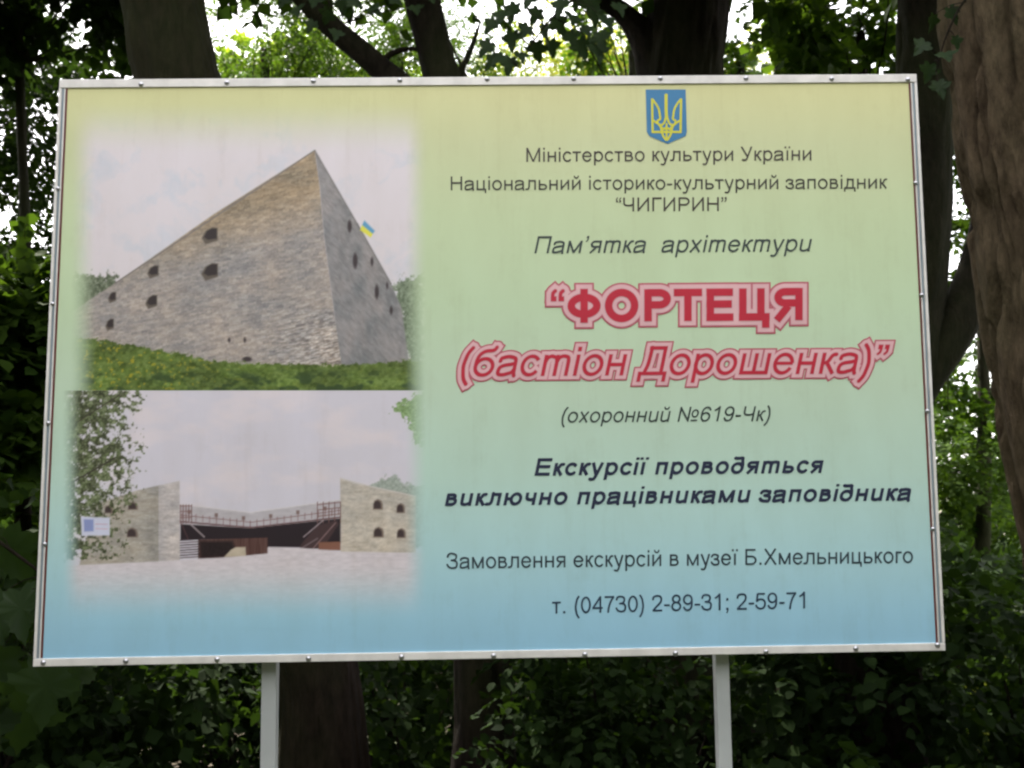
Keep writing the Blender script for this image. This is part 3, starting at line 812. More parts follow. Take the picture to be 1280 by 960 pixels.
drk = np.clip((fbm(X/16, Y/9, 64, 3)-0.56)*6, 0, 1)*np.clip((Y-458)/14, 0, 1)
K.put(np.array([38, 56, 30.]), drk*0.75)
def sstep(a, b_, v): t = np.clip((v-a)/(b_-a), 0, 1); return t*t*(3-2*t)
K.a = sstep(86, 122, X)*(1-sstep(504, 535, X))*sstep(124, 196, Y)
K.build('picture_print', 'upper printed picture of a sharp stone bastion corner above grass')

# lower picture: the courtyard between two stone walls
K = Canvas(74, 536, 488.2, 786, 1.2)
X, Y = K.X, K.Y
def z(a, b_): return (60+a*0.390625, 470+b_*0.390625)
K.put(np.array([190, 186, 196.]), np.ones(X.shape))
K.put(np.array([201, 192, 197.]), np.clip((fbm(X/60, Y/26, 71, 4)-0.5)*3, 0, 0.8))
fol = fbm(X/4.5, Y/4.5, 81, 4); fine = fbm(X/2.2, Y/2.2, 84, 3)
m_ = cov(poly_sd(X, Y, [z(1030, 352), z(1060, 330), z(1110, 315), z(1140, 345), z(1175, 350), z(1230, 340), z(1230, 560), z(1150, 540)])+(fol-0.5)*12, 1.5)
K.put(K.col((142, 150, 142), 50, fine), m_)
ms = fbm(X/9, Y/3, 91, 4); mf = fbm(X/2.4, Y/1.8, 94, 2)
def stone(c, amp=44): return np.array(c, float)+(ms[..., None]-0.5)*amp+(mf[..., None]-0.5)*20+(fbm(X/24, Y/14, 97, 3)[..., None]-0.5)*np.array([34, 26, 16.])
K.put(stone((150, 144, 136)), cov(poly_sd(X, Y, [z(150, 410), z(285, 366), z(356, 350), z(356, 600), z(100, 606)]), 0.8))
K.put(stone((172, 165, 164)), cov(poly_sd(X, Y, [z(356, 350), z(421, 336), z(422, 590), z(356, 594)]), 0.8))
K.put(stone((172, 164, 154)), cov(poly_sd(X, Y, [z(935, 327), z(985, 343), z(1040, 355), z(1130, 372), z(1177, 385), z(1177, 566), z(937, 563)]), 0.8))
K.line(z(935, 327), z(1040, 355), 1.3, (186, 180, 178)); K.line(z(1040, 355), z(1177, 385), 1.3, (186, 180, 178))
for cx, cy, w_, h_ in ((272, 417, 15, 15), (270, 503, 17, 18), (195, 428, 13, 15), (1056, 413, 15, 19), (1129, 425, 13, 18), (1058, 502, 16, 19), (1131, 505, 14, 18)):
    a, b_ = z(cx, cy)
    for kx_, cc_ in ((0.40, (112, 98, 90)), (0.30, (58, 47, 48))):
        rx_, ry_ = w_*kx_, h_*kx_; ox_ = -0.9 if kx_ < 0.35 else 0
        K.poly([(a+ox_-rx_, b_+ry_*0.75), (a+ox_-rx_, b_-ry_*0.1), (a+ox_-rx_*0.75, b_-ry_*0.7), (a+ox_, b_-ry_), (a+ox_+rx_*0.75, b_-ry_*0.7), (a+ox_+rx_, b_-ry_*0.1), (a+ox_+rx_, b_+ry_*0.75)], cc_, 0.9)
K.put(K.col((168, 163, 168), 22, ms), cov(poly_sd(X, Y, [z(424, 412), z(645, 437), z(935, 397), z(935, 470), z(650, 490), z(424, 474)]), 0.7))
K.line(z(424, 411), z(648, 437), 1.0, (196, 190, 192)); K.line(z(648, 437), z(935, 397), 1.0, (196, 190, 192))
K.poly([z(424, 474), z(650, 487), z(870, 463), z(936, 456), z(936, 534), z(800, 549), z(700, 548), z(640, 524), z(424, 524)], (37, 29, 34), 0.7)
K.line(z(424, 445), z(650, 468), 0.9, (120, 92, 92)); K.line(z(650, 468), z(935, 430), 0.9, (120, 92, 92))
K.line(z(424, 466), z(650, 485), 1.6, (92, 64, 66)); K.line(z(650, 485), z(935, 452), 1.6, (92, 64, 66))
for i in range(24):
    t = i/23; a = 430+t*500; yy = 412+(a-424)*0.113 if a < 648 else 437-(a-648)*0.139
    K.line(z(a, yy+26), z(a, yy+46), 0.7, (112, 78, 78))
    if i % 4 == 1: K.poly([z(a-5, yy+6+8), z(a+5, yy+6+8), z(a+5, yy+26), z(a-5, yy+26)], (112, 92, 88))
for xa, xb in ((424, 460), (862, 936)):           # platforms with red-brown railings
    for k in range(5):
        a = xa+(xb-xa)*k/4; K.line(z(a, 404 if xa > 800 else 412), z(a, 470), 1.1, (106, 78, 76))
    for yy in (408, 425, 445): K.line(z(xa, yy+(8 if xa < 800 else 4)), z(xb, yy+(8 if xa < 800 else -4)), 1.1, (116, 86, 84))
K.poly([z(808, 540), z(862, 478), z(925, 462), z(930, 475), z(880, 552), z(806, 554)], (64, 48, 50), 0.7)
K.line(z(818, 515), z(880, 462), 1.5, (150, 136, 140)); K.line(z(848, 552), z(920, 470), 1.3, (128, 104, 106)); K.line(z(808, 553), z(862, 520), 1.5, (110, 96, 100))
K.line(z(452, 470), z(500, 515), 1.6, (158, 146, 150)); K.line(z(426, 470), z(448, 520), 1.0, (90, 62, 64))
K.poly([z(866, 532), z(936, 530), z(936, 558), z(866, 556)], (122, 84, 70), 0.7)
K.put(K.col((82, 58, 54), 34, fbm(X/1.6, Y/30, 101, 2)), cov(poly_sd(X, Y, [z(480, 524), z(703, 517), z(703, 568), z(560, 582), z(480, 584)]), 0.7))
K.put(K.col((34, 24, 26), 20, fine), cov(poly_sd(X, Y, [z(485, 530), z(590, 528), z(600, 556), z(560, 578), z(490, 582)]), 2.2))
for k in range(8): K.line(z(424, 526+k*8), z(484, 522+k*8), 1.4, (84, 72, 74) if k % 2 else (52, 40, 44))
K.put(K.col((172, 160, 142), 30, ms), cov(poly_sd(X, Y, [z(563, 580), z(585, 556), z(600, 548), z(632, 547), z(634, 578)]), 0.8))
gnd = [z(0, 612), z(145, 603), z(420, 590), z(560, 581), z(704, 570), z(704, 547), z(800, 549), z(870, 556), z(936, 562), z(1177, 566), z(1300, 562), z(1300, 900), z(0, 900)]
K.put(K.col((193, 185, 190), 26, fbm(X/8, Y/2.2, 111, 4)), cov(poly_sd(X, Y, gnd), 0.8))
dens = np.clip((z(300+60*0, 0)[0]+10*(fol-0.5)*3-X-np.clip((Y-z(0,330)[1])/60,0,1)*22)/70, 0, 1)*np.clip((z(0, 600)[1]-Y)/14, 0, 1)
tm = np.clip((fol+0.25*fbm(X/16, Y/16, 121, 3)-0.84+0.50*np.sqrt(dens))*6, 0, 1)*(dens > 0)
tc_ = np.where((fbm(X/7, Y/6, 125, 3) > 0.5)[..., None], np.array([62, 68, 44.]), np.array([88, 98, 66.]))+(fine[..., None]-0.5)*110
K.put(tc_, tm*0.95)
K.line(z(60, 350), z(215, 262), 1.6, (52, 44, 40)); K.line(z(90, 150), z(230, 60), 1.3, (56, 50, 44))
m_ = cov(poly_sd(X, Y, [z(1085, 105), z(1120, 85), z(1190, 55), z(1215, 50), z(1215, 240), z(1180, 225), z(1150, 165), z(1130, 120)])+(fol-0.42)*22, 1.2)
K.put(K.col((118, 142, 96), 80, fine), m_)
K.poly([z(105, 450), z(198, 453), z(198, 510), z(107, 512)], (186, 188, 206), 0.7); K.poly([z(114, 458), z(146, 459), z(146, 497), z(116, 498)], (126, 136, 178), 1.0)
K.line(z(152, 474), z(190, 475), 0.8, (176, 140, 160)); K.line(z(152, 488), z(190, 489), 0.8, (190, 150, 166))
K.a = sstep(76, 102, X)*(1-sstep(504, 535, X))*(1-sstep(700, 778, Y))
K.build('picture_print', 'lower printed picture of a courtyard between two pale stone walls')


# ================================================================== VEGETATION
def leaf_shape(kind):
    """unit leaf along +x, width along y, small lift along z: verts, tris"""
    if kind == 'oval':
        return np.array([(0, 0, 0), (0.42, 0.5, 0.10), (1, 0, 0), (0.42, -0.5, 0.10)]), np.array([(0, 2, 1), (0, 3, 2)])
    if kind == 'broad':
        return (np.array([(0, 0, 0), (0.2, 0.42, 0.06), (0.6, 0.46, 0.09), (1, 0, -0.05), (0.6, -0.46, 0.09), (0.2, -0.42, 0.06)]),
                np.array([(0, 3, 2), (0, 2, 1), (0, 4, 3), (0, 5, 4)]))
    if kind == 'maple':
        o = [(0.0, 0.0), (-0.07, 0.09), (-0.13, 0.22), (-0.08, 0.25), (-0.10, 0.36), (0.00, 0.33), (0.07, 0.30), (0.10, 0.40), (0.16, 0.44), (0.17, 0.60), (0.25, 0.55),
             (0.31, 0.57), (0.34, 0.46), (0.41, 0.44), (0.44, 0.32), (0.47, 0.22), (0.55, 0.25), (0.60, 0.20), (0.68, 0.24), (0.72, 0.14), (0.82, 0.12), (0.88, 0.05), (1.0, 0.0)]
        zz = lambda x, y: 0.16*abs(y)**1.2-0.20*max(0, x-0.25)**2-0.03*math.sin(9*x+7*y)
        up = [(x, y, zz(x, y)) for x, y in o]
        dn = [(x, -y, zz(x, -y)) for x, y in o[1:-1]][::-1]
        V_ = up + dn + [(0.30, 0, -0.02)]
        n = len(V_)-1
        return np.array(V_), np.array([((i+1) % n, i, n) for i in range(n)])

def unit(v): return v/np.maximum(np.linalg.norm(v, axis=-1, keepdims=True), 1e-9)

def leaves_arrays(pos, ax, nrm, ln, wd, kind):
    V_, T_ = leaf_shape(kind)
    ax = unit(ax); nrm = nrm-ax*(nrm*ax).sum(-1, keepdims=True); nrm = unit(nrm); sd = np.cross(nrm, ax)
    n = len(pos)
    P = (pos[:, None]+ax[:, None]*(V_[None, :, 0:1]*ln[:, None, None])+sd[:, None]*(V_[None, :, 1:2]*wd[:, None, None])+nrm[:, None]*(V_[None, :, 2:3]*ln[:, None, None]))
    F_ = T_[None]+(np.arange(n)*len(V_))[:, None, None]
    return P.reshape(-1, 3), F_.reshape(-1, T_.shape[1])

def sprays(rng, origin, direc, nleaf, tlen, lsize, kind, pinnate=False, droop=0.35):
    """leafy twigs: leaves set along short drooping shoots"""
    n = len(origin)
    direc = unit(direc); side = unit(np.cross(direc, np.array([0, 0, 1.0])+rng.normal(0, 0.25, (n, 3)))); up = np.cross(side, direc)
    pos = []; ax = []; nr = []
    for k in range(nleaf):
        t = ((k//2)+1)/(nleaf/2+0.5) if pinnate else (k+0.7)/nleaf
        sgn = 1 if k % 2 else -1
        tl = tlen*rng.uniform(0.8, 1.2, (n, 1))
        c = origin+direc*(t*tl)+np.array([0, 0, -1.0])*(droop*tl*t*t)
        a = direc*(0.45 if pinnate else rng.uniform(0.3, 1.0, (n, 1)))+side*sgn*(0.9 if pinnate else rng.uniform(0.4, 1.0, (n, 1)))+np.array([0, 0, -1.0])*rng.uniform(0.0, 0.6, (n, 1))+rng.normal(0, 0.12, (n, 3))
        pos.append(c); ax.append(a); nr.append(up+rng.normal(0, 0.35, (n, 3)))
    pos = np.concatenate(pos); ax = np.concatenate(ax); nr = np.concatenate(nr)
    ln = lsize*rng.uniform(0.65, 1.2, len(pos)); wd = ln*(0.42 if pinnate else 0.8 if kind == 'oval' else 0.95)
    return leaves_arrays(pos, ax, nr, ln, wd, kind)

def cloud(rng, blobs, nleaf=8, tlen=0.3, lsize=0.09, kind='oval', pinnate=False, clump=0.20, per=26, shell=0.55):
    """blobs: (centre, radii, number of twigs). Twigs gather in clumps, leaving gaps between them"""
    OO = []; DD = []; centres = []
    for c, r, n in blobs:
        c = np.array(c, float); r = np.array(r, float)
        k = max(3, int(n/per))
        u_ = unit(rng.normal(0, 1, (k, 3)))*(rng.uniform(shell**3, 1, (k, 1))**(1/3))
        cc = c+u_*r
        centres += list(cc)
        w_ = rng.uniform(0.4, 1.6, k); idx = rng.choice(k, n, p=w_/w_.sum())
        size = rng.uniform(0.6, 1.35, k)[idx][:, None]
        g_ = rng.normal(0, 1, (n, 3))*np.array([1, 1, 0.6])
        p = cc[idx]+g_*size*clump*r.mean()
        OO.append(p); DD.append(unit(p-c)*0.6+unit(g_)*0.7+rng.normal(0, 0.3, (n, 3))+np.array([0, 0, -0.1]))
    V_, F_ = sprays(rng, np.concatenate(OO), np.concatenate(DD), nleaf, tlen, lsize, kind, pinnate)
    return V_, F_, centres

def tube(pts, rad, nseg=12, sub=6, amp=0.0, fu=5.0, fl=1.6, seed=0, flare=0.0):
    """tapered limb through points; amp = depth of the bark furrows in metres"""
    P = [Vector(p) for p in pts]; R_ = list(rad)
    Q = []; RR = []
    E_ = [P[0]*2-P[1]]+P+[P[-1]*2-P[-2]]
    for i in range(1, len(E_)-2):
        for k in range(sub):
            t = k/sub; a, b_, c, d = E_[i-1], E_[i], E_[i+1], E_[i+2]
            Q.append(0.5*((2*b_)+(c-a)*t+(2*a-5*b_+4*c-d)*t*t+(-a+3*b_-3*c+d)*t**3)); RR.append(R_[i-1]*(1-t)+R_[i]*t)
    Q.append(P[-1]); RR.append(R_[-1])
    Q = np.array([tuple(q) for q in Q]); RR = np.array(RR)
    T = unit(np.gradient(Q, axis=0))
    ref = np.array([1, 0, 0]) if abs(T[0][2]) > 0.5 else np.array([0, 0, 1])
    A = unit(np.cross(T, ref)); B = np.cross(T, A)
    s_ = np.concatenate([[0], np.cumsum(np.linalg.norm(np.diff(Q, axis=0), axis=1))])
    th = np.linspace(0, 2*np.pi, nseg, endpoint=False)
    TH, SS = np.meshgrid(th, s_)
    Rr = np.repeat(RR[:, None], nseg, 1)
    r = Rr.copy()
    if flare: r = r*(1+flare*np.exp(-SS/0.35)*(1+0.35*np.cos(TH*5+seed)))
    if amp:
        r = r*(1+0.05*np.sin(TH*2+seed+SS*0.4)+0.03*np.sin(TH*3+1.7*seed+SS*0.9))
        # ridged noise on a cylinder unwrapped seamlessly through cos/sin
        m_ = RR.mean()
        cx, cy = np.cos(TH)*m_*fu*2.2, np.sin(TH)*m_*fu*2.2
        wob = (vnoise(cx*0.35+SS*0.7, cy*0.35+7, seed)-0.5)*1.6
        n1 = fbm3(cx+wob, cy+wob, SS*fl, seed+3)
        rid = 1-np.abs(2*n1-1)*3.4
        n2 = fbm3(cx*2.7, cy*2.7, SS*fl*3.2, seed+9)
        r = r+amp*(np.clip(rid, -0.25, 1)*-1.0+0.35*(n2-0.5))
    V_ = Q[:, None]+A[:, None]*(r*np.cos(TH))[..., None]+B[:, None]*(r*np.sin(TH))[..., None]
    n, m_ = V_.shape[:2]
    i, j = np.meshgrid(np.arange(n-1), np.arange(m_), indexing='ij')
    F_ = np.stack([i*m_+j, i*m_+(j+1) % m_, (i+1)*m_+(j+1) % m_, (i+1)*m_+j], -1).reshape(-1, 4)
    return V_.reshape(-1, 3), F_

def fbm3(x, y, z_, seed, oct_=3):
    """cheap 3-D value noise from blended 2-D slices"""
    s_ = 0; a = 0.5; t = 0
    for k in range(oct_):
        f = 2**k
        zz = z_*f; iz = np.floor(zz); fz = zz-iz; fz = fz*fz*(3-2*fz)
        s_ = s_+a*(vnoise(x*f+iz*17.31, y*f+iz*9.17, seed+k)*(1-fz)+vnoise(x*f+(iz+1)*17.31, y*f+(iz+1)*9.17, seed+k)*fz)
        t += a; a *= 0.5
    return s_/t

def merge(parts):
    V_ = []; F_ = []; b_ = 0
    for v, f in parts:
        V_.append(v); F_.append(f+b_); b_ += len(v)
    return np.concatenate(V_), np.concatenate(F_)

def branch_work(rng, root, centres, r0=0.05, nseg=5):
    """thin boughs reaching from a point on the trunk to the leaf clumps"""
    out = []
    root = np.array(root, float)
    for c in centres:
        mid = root*0.5+np.array(c)*0.5+rng.normal(0, 0.12, 3)*np.linalg.norm(c-root)*0.5
        out.append(tube([root, mid, c], [r0, r0*0.55, r0*0.15], nseg, 4))
    return merge(out)

def add_tree(name, label, cat, base, trunk_pts, trunk_r, limbs, blobs, bark, leaf, group=None, seed=1, leafkw=None, amp=0.02, nseg=48, sub=40, fu=5, fl=1.4, boughs=40, bough_from=None, br=0.05):
    t = empty(name, base, label, cat, group)
    rng = np.random.default_rng(seed)
    link('trunk', mesh_np('trunk', *tube(trunk_pts, trunk_r, nseg, sub, amp, fu, fl, seed, 0.35), bark, True), t)
    for k, (pts, rad) in enumerate(limbs):
        link('limb', mesh_np('limb', *tube(pts, rad, max(12, nseg//2), max(8, sub//2), amp*0.6, fu, fl, seed+k+5), bark, True), t)
    if blobs:
        V_, F_, cs = cloud(rng, blobs, **(leafkw or {}))
        link('crown', mesh_np('crown', V_, F_, leaf), t)
        if boughs:
            cs = [cs[i] for i in rng.choice(len(cs), min(boughs, len(cs)), replace=False)]
            root = bough_from or trunk_pts[-1]
            o_ = link('boughs', mesh_np('boughs', *branch_work(rng, root, cs, br), bark, True), t)
            o_['kind'] = 'stuff'
    return t

def gz(v): return Vector((v[0], v[1], ground_z(v[0], v[1])-0.05))
def column(pts):                                   # (px, py, depth) -> points
    return [at(*p) for p in pts]

# ---- the big furrowed trunk at the right edge
D = 4.45
p0 = at(1510, 1000, D); base = gz(p0)
pts = [base, at(1452, 760, D), at(1400, 520, D), at(1360, 230, D), at(1330, 0, D), at(1300, -300, D), at(1270, -700, D)]
add_tree('furrowed_tree', 'big tree trunk with deeply furrowed brown bark at the right edge, close beside the board', 'tree', base, pts,
         [0.54, 0.50, 0.49, 0.485, 0.49, 0.46, 0.40],
         [([at(1290, -500, D), at(1100, -900, D), at(800, -1300, D+0.5)], [0.2, 0.14, 0.08]),
          ([at(1270, -650, D), at(1420, -1100, D+1.0), at(1500, -1500, D+1.5)], [0.22, 0.15, 0.08])],
         [((2.2, 2.5, 8.6), (3.0, 3.0, 1.6), 700), ((4.6, 2.6, 6.6), (2.4, 1.8, 0.9), 900)],  # last blob: unseen low canopy added to shade the undergrowth
         M['bark_brown'], M['leaf_mid'], seed=11, amp=0.052, nseg=400, sub=78, fu=6.4, fl=1.8, leafkw=dict(lsize=0.16, tlen=0.4, kind='oval'))

# ---- dark forked trunk just right of the board, wrapped in ivy
D = 6.4
base = gz(at(1085, 900, D))
pts = [base, at(1098, 700, D), at(1122, 500, D), at(1146, 330, D), at(1155, 150, D), at(1160, -100, D), at(1170, -500, D)]
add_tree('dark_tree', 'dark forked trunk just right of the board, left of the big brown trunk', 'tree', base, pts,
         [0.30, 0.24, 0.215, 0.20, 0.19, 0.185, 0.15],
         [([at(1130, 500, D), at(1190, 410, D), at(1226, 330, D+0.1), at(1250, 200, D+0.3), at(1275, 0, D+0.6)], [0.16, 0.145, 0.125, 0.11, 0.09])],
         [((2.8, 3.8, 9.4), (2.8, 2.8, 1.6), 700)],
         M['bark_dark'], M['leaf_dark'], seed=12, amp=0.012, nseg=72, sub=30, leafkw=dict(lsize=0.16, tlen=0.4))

# ---- trunk at the upper left (leans left), its foot showing below the board
D = 5.9
base = gz(at(402, 1000, D))
pts = [base, at(398, 860, D), at(350, 640, D), at(305, 420, D), at(262, 240, D), at(222, 95, D), at(205, 0, D), at(175, -250, D), at(150, -600, D)]
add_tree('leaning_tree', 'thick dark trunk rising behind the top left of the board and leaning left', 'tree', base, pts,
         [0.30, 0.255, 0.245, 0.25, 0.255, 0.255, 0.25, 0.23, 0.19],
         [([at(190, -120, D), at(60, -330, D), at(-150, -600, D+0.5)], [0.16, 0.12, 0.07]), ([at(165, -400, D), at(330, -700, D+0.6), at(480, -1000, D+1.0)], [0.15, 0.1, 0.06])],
         [((-2.6, 4.0, 9.0), (3.4, 3.0, 1.8), 900), ((-4.6, 2.4, 6.5), (2.4, 1.8, 0.9), 900), ((-1.2, 2.3, 6.4), (2.0, 1.7, 0.8), 800)],  # two low blobs: foliage out of view, added to block light on the shrubs
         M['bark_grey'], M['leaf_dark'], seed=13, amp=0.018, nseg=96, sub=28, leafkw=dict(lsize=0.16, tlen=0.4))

# ---- tree that forks behind the board into two dark limbs
D = 6.5
base = gz(at(603, 985, D))
pts = [base, at(603, 870, D), at(601, 640, D), at(598, 420, D), at(592, 260, D), at(580, 190, D)]
add_tree('forked_tree', 'tree whose two dark slanting limbs fork up behind the board left of its middle', 'tree', base, pts,
         [0.246, 0.198, 0.190, 0.186, 0.182, 0.166],
         [([at(590, 250, D), at(562, 130, D), at(548, 80, D), at(528, 0, D), at(505, -120, D), at(480, -320, D)], [0.159, 0.131, 0.123, 0.119, 0.111, 0.087]),
          ([at(592, 240, D), at(520, 128, D), at(472, 82, D), at(425, 42, D), at(385, 5, D), at(330, -60, D)], [0.135, 0.099, 0.087, 0.078, 0.071, 0.063]),
          ([at(558, 116, D), at(585, 70, D), at(600, 30, D+0.2)], [0.032, 0.024, 0.012]),
          ([at(470, 84, D), at(492, 66, D), at(520, 62, D), at(560, 78, D)], [0.024, 0.017, 0.013, 0.006]),
          ([at(560, 115, D), at(574, 92, D), at(582, 96, D), at(560, 48, D)], [0.024, 0.016, 0.014, 0.006])],
         [((-0.8, 6.0, 9.6), (3.2, 3.0, 1.6), 800)],
         M['bark_dark'], M['leaf_dark'], bough_from=at(480, -320, D), seed=14, amp=0.014, nseg=64, sub=24, leafkw=dict(lsize=0.16, tlen=0.4))

# ---- broad dark trunk behind the top centre, with a limb to the left
D = 7.4
base = gz(at(850, 980, D))
pts = [base, at(850, 800, D), at(850, 500, D), at(849, 250, D), at(850, 110, D), at(853, 60, D), at(860, 0, D), at(872, -160, D), at(890, -500, D)]
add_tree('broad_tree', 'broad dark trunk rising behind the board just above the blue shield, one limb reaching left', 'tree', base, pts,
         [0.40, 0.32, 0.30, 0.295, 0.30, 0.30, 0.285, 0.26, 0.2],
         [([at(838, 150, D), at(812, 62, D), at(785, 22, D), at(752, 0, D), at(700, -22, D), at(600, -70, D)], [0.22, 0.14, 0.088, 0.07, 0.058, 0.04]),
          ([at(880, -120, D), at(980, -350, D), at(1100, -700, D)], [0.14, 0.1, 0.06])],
         [((2.0, 4.6, 9.8), (2.8, 2.6, 1.6), 800), ((1.6, 2.4, 6.4), (2.2, 1.7, 0.8), 900)],  # lower blob: canopy added above the view to keep skylight off the undergrowth
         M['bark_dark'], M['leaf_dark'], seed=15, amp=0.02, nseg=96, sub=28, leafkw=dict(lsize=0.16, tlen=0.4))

# ---- narrower trunk behind the top right of the board
D = 10.0
base = gz(at(1010, 860, D))
pts = [base, at(1010, 700, D), at(1005, 400, D), at(1000, 150, D), at(1002, 0, D), at(1005, -250, D)]
add_tree('slender_tree', 'dim straight trunk behind the top right of the board, half hidden by leaves', 'tree', base, pts,
         [0.34, 0.29, 0.28, 0.26, 0.25, 0.2], [],
         [((3.2, 8.0, 11.0), (2.6, 2.6, 1.6), 600)],
         M['bark_dark'], M['leaf_dark'], seed=16, amp=0.014, nseg=64, sub=24, leafkw=dict(lsize=0.16, tlen=0.4))


# ------------------------------------------------------------------ leafy background
def bg_tree(px, D, top_py, r, blobs_px, leaf, label, seed, group='leafy trees behind the board', foot_dx=0, bark='bark_dark', boughs=16, name='leafy_tree', **kw):
    """blobs_px: (px, py, depth offset, radius x, radius z in px, twigs)"""
    foot = gz(at(px+foot_dx, 760, D))
    top = at(px, top_py, D)
    mid = (Vector(foot)+top)/2+Vector((0.12, 0, 0))
    bl = []
    for bx, by, dd, rx, rz, n in blobs_px:
        c = at(bx, by, D+dd); f = (D+dd)/FPX
        bl.append((tuple(c), (rx*f, (rx+rz)/2*f, rz*f), n))
    return add_tree(name, label, 'tree', foot, [foot, mid, top], [r, r*0.8, r*0.4], [], bl, M[bark], leaf, group, seed, kw, 0.01, 20, 10, boughs=boughs, bough_from=mid*0.25+top*0.75, br=0.014)

# upper left: broken foliage with sky between
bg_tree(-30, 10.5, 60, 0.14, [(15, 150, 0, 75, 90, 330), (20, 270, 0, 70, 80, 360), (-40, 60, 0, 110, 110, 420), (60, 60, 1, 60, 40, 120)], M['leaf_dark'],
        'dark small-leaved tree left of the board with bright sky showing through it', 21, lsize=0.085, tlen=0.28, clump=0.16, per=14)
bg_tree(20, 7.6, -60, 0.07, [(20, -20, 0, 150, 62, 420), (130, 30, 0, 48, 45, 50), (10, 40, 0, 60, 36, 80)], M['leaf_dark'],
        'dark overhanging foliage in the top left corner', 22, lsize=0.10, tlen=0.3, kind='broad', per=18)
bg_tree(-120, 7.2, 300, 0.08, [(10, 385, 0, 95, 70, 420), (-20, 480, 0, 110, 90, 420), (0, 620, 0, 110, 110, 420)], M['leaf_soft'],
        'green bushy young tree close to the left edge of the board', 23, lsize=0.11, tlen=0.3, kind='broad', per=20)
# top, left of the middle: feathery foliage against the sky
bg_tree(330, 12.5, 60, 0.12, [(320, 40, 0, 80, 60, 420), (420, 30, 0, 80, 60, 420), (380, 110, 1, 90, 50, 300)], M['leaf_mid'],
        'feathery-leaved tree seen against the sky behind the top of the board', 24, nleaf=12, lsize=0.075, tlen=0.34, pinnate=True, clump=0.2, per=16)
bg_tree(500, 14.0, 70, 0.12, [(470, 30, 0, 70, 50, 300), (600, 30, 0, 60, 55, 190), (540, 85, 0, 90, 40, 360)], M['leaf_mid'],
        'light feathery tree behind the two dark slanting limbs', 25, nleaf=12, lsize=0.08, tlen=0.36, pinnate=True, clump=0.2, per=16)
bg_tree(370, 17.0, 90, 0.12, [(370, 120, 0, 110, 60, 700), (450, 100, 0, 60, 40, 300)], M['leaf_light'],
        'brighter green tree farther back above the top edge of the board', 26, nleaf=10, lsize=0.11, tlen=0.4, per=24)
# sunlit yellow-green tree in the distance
bg_tree(700, 21.0, 120, 0.16, [(700, 100, 0, 110, 58, 1100), (765, 90, 1, 50, 46, 500), (935, 112, 1, 60, 52, 500)], M['leaf_sunlit_yellow'],
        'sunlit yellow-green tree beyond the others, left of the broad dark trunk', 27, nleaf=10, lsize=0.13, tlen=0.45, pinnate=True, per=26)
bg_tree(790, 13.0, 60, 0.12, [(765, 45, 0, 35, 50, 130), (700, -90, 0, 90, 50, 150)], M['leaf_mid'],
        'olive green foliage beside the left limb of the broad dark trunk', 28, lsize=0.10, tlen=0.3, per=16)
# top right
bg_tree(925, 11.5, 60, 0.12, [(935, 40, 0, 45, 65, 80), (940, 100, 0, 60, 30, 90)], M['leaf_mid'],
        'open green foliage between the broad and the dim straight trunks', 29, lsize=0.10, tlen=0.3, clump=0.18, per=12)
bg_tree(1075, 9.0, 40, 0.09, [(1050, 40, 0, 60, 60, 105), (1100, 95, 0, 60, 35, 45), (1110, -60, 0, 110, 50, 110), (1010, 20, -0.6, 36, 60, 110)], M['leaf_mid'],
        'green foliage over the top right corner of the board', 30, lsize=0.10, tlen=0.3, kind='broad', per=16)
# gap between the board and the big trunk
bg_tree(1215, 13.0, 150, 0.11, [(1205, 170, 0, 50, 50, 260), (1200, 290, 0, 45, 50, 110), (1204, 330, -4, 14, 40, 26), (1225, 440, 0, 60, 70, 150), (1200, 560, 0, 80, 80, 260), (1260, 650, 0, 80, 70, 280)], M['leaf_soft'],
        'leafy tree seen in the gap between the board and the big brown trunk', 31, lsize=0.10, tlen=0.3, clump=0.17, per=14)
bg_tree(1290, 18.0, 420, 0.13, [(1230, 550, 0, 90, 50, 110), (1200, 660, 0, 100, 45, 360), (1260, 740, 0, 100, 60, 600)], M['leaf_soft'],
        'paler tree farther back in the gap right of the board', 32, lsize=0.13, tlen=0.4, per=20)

# the depth of the wood: dense dark trees, three crowns shared between them
def proto_crown(seed, leaf):
    rng = np.random.default_rng(seed)
    bl = [((rng.normal(0, 1.0), rng.normal(0, 1.0), z_), (1.9, 1.9, 1.1), 330) for z_ in (0.9, 2.2, 3.4, 4.6)]
    V_, F_, cs = cloud(rng, bl, 8, 0.45, 0.20, 'oval', per=24)
    me = mesh_np('crown', V_, F_, leaf)
    tr = mesh_np('trunk', *tube([(0, 0, -1.5), (0.1, 0.05, 1.5), (0, 0.1, 4.6)], [0.2, 0.16, 0.08], 12, 6, 0.01, seed=seed), M['bark_dark'], True)
    return me, tr
protos = [proto_crown(k, M['leaf_dark'] if k < 3 else M['leaf_mid']) for k in range(1, 5)]
LAB = 'dense dark tree deep in the wood behind the board'
k = 0
rows = [(15.0, -9, 9.5, 2.3, 0.92), (20.0, -12, 13, 2.6, 1.1), (27.0, -17, 19, 3.2, 1.5)]
for Y_, xa, xb, stp, sc_ in rows:
    x = xa
    while x < xb:
        xx = x+random.uniform(-0.6, 0.6); yy = Y_+random.uniform(-1.2, 1.2)
        frac = xx/(yy+3.3)
        sc = sc_*random.uniform(0.9, 1.1)
        if 0.36 < frac < 0.60:
            x += stp; continue
        me, tr = protos[k % 4]
        e = empty('wood_tree', (xx, yy, ground_z(xx, yy)), LAB, 'tree', 'dense trees deep in the wood')
        e.rotation_euler.z = random.uniform(0, 6.28); e.scale = (sc, sc, sc)
        for nm, mm in (('crown', me), ('trunk', tr)):
            c = bpy.data.objects.new(nm, mm); COL.objects.link(c); c.parent = e
        k += 1; x += stp

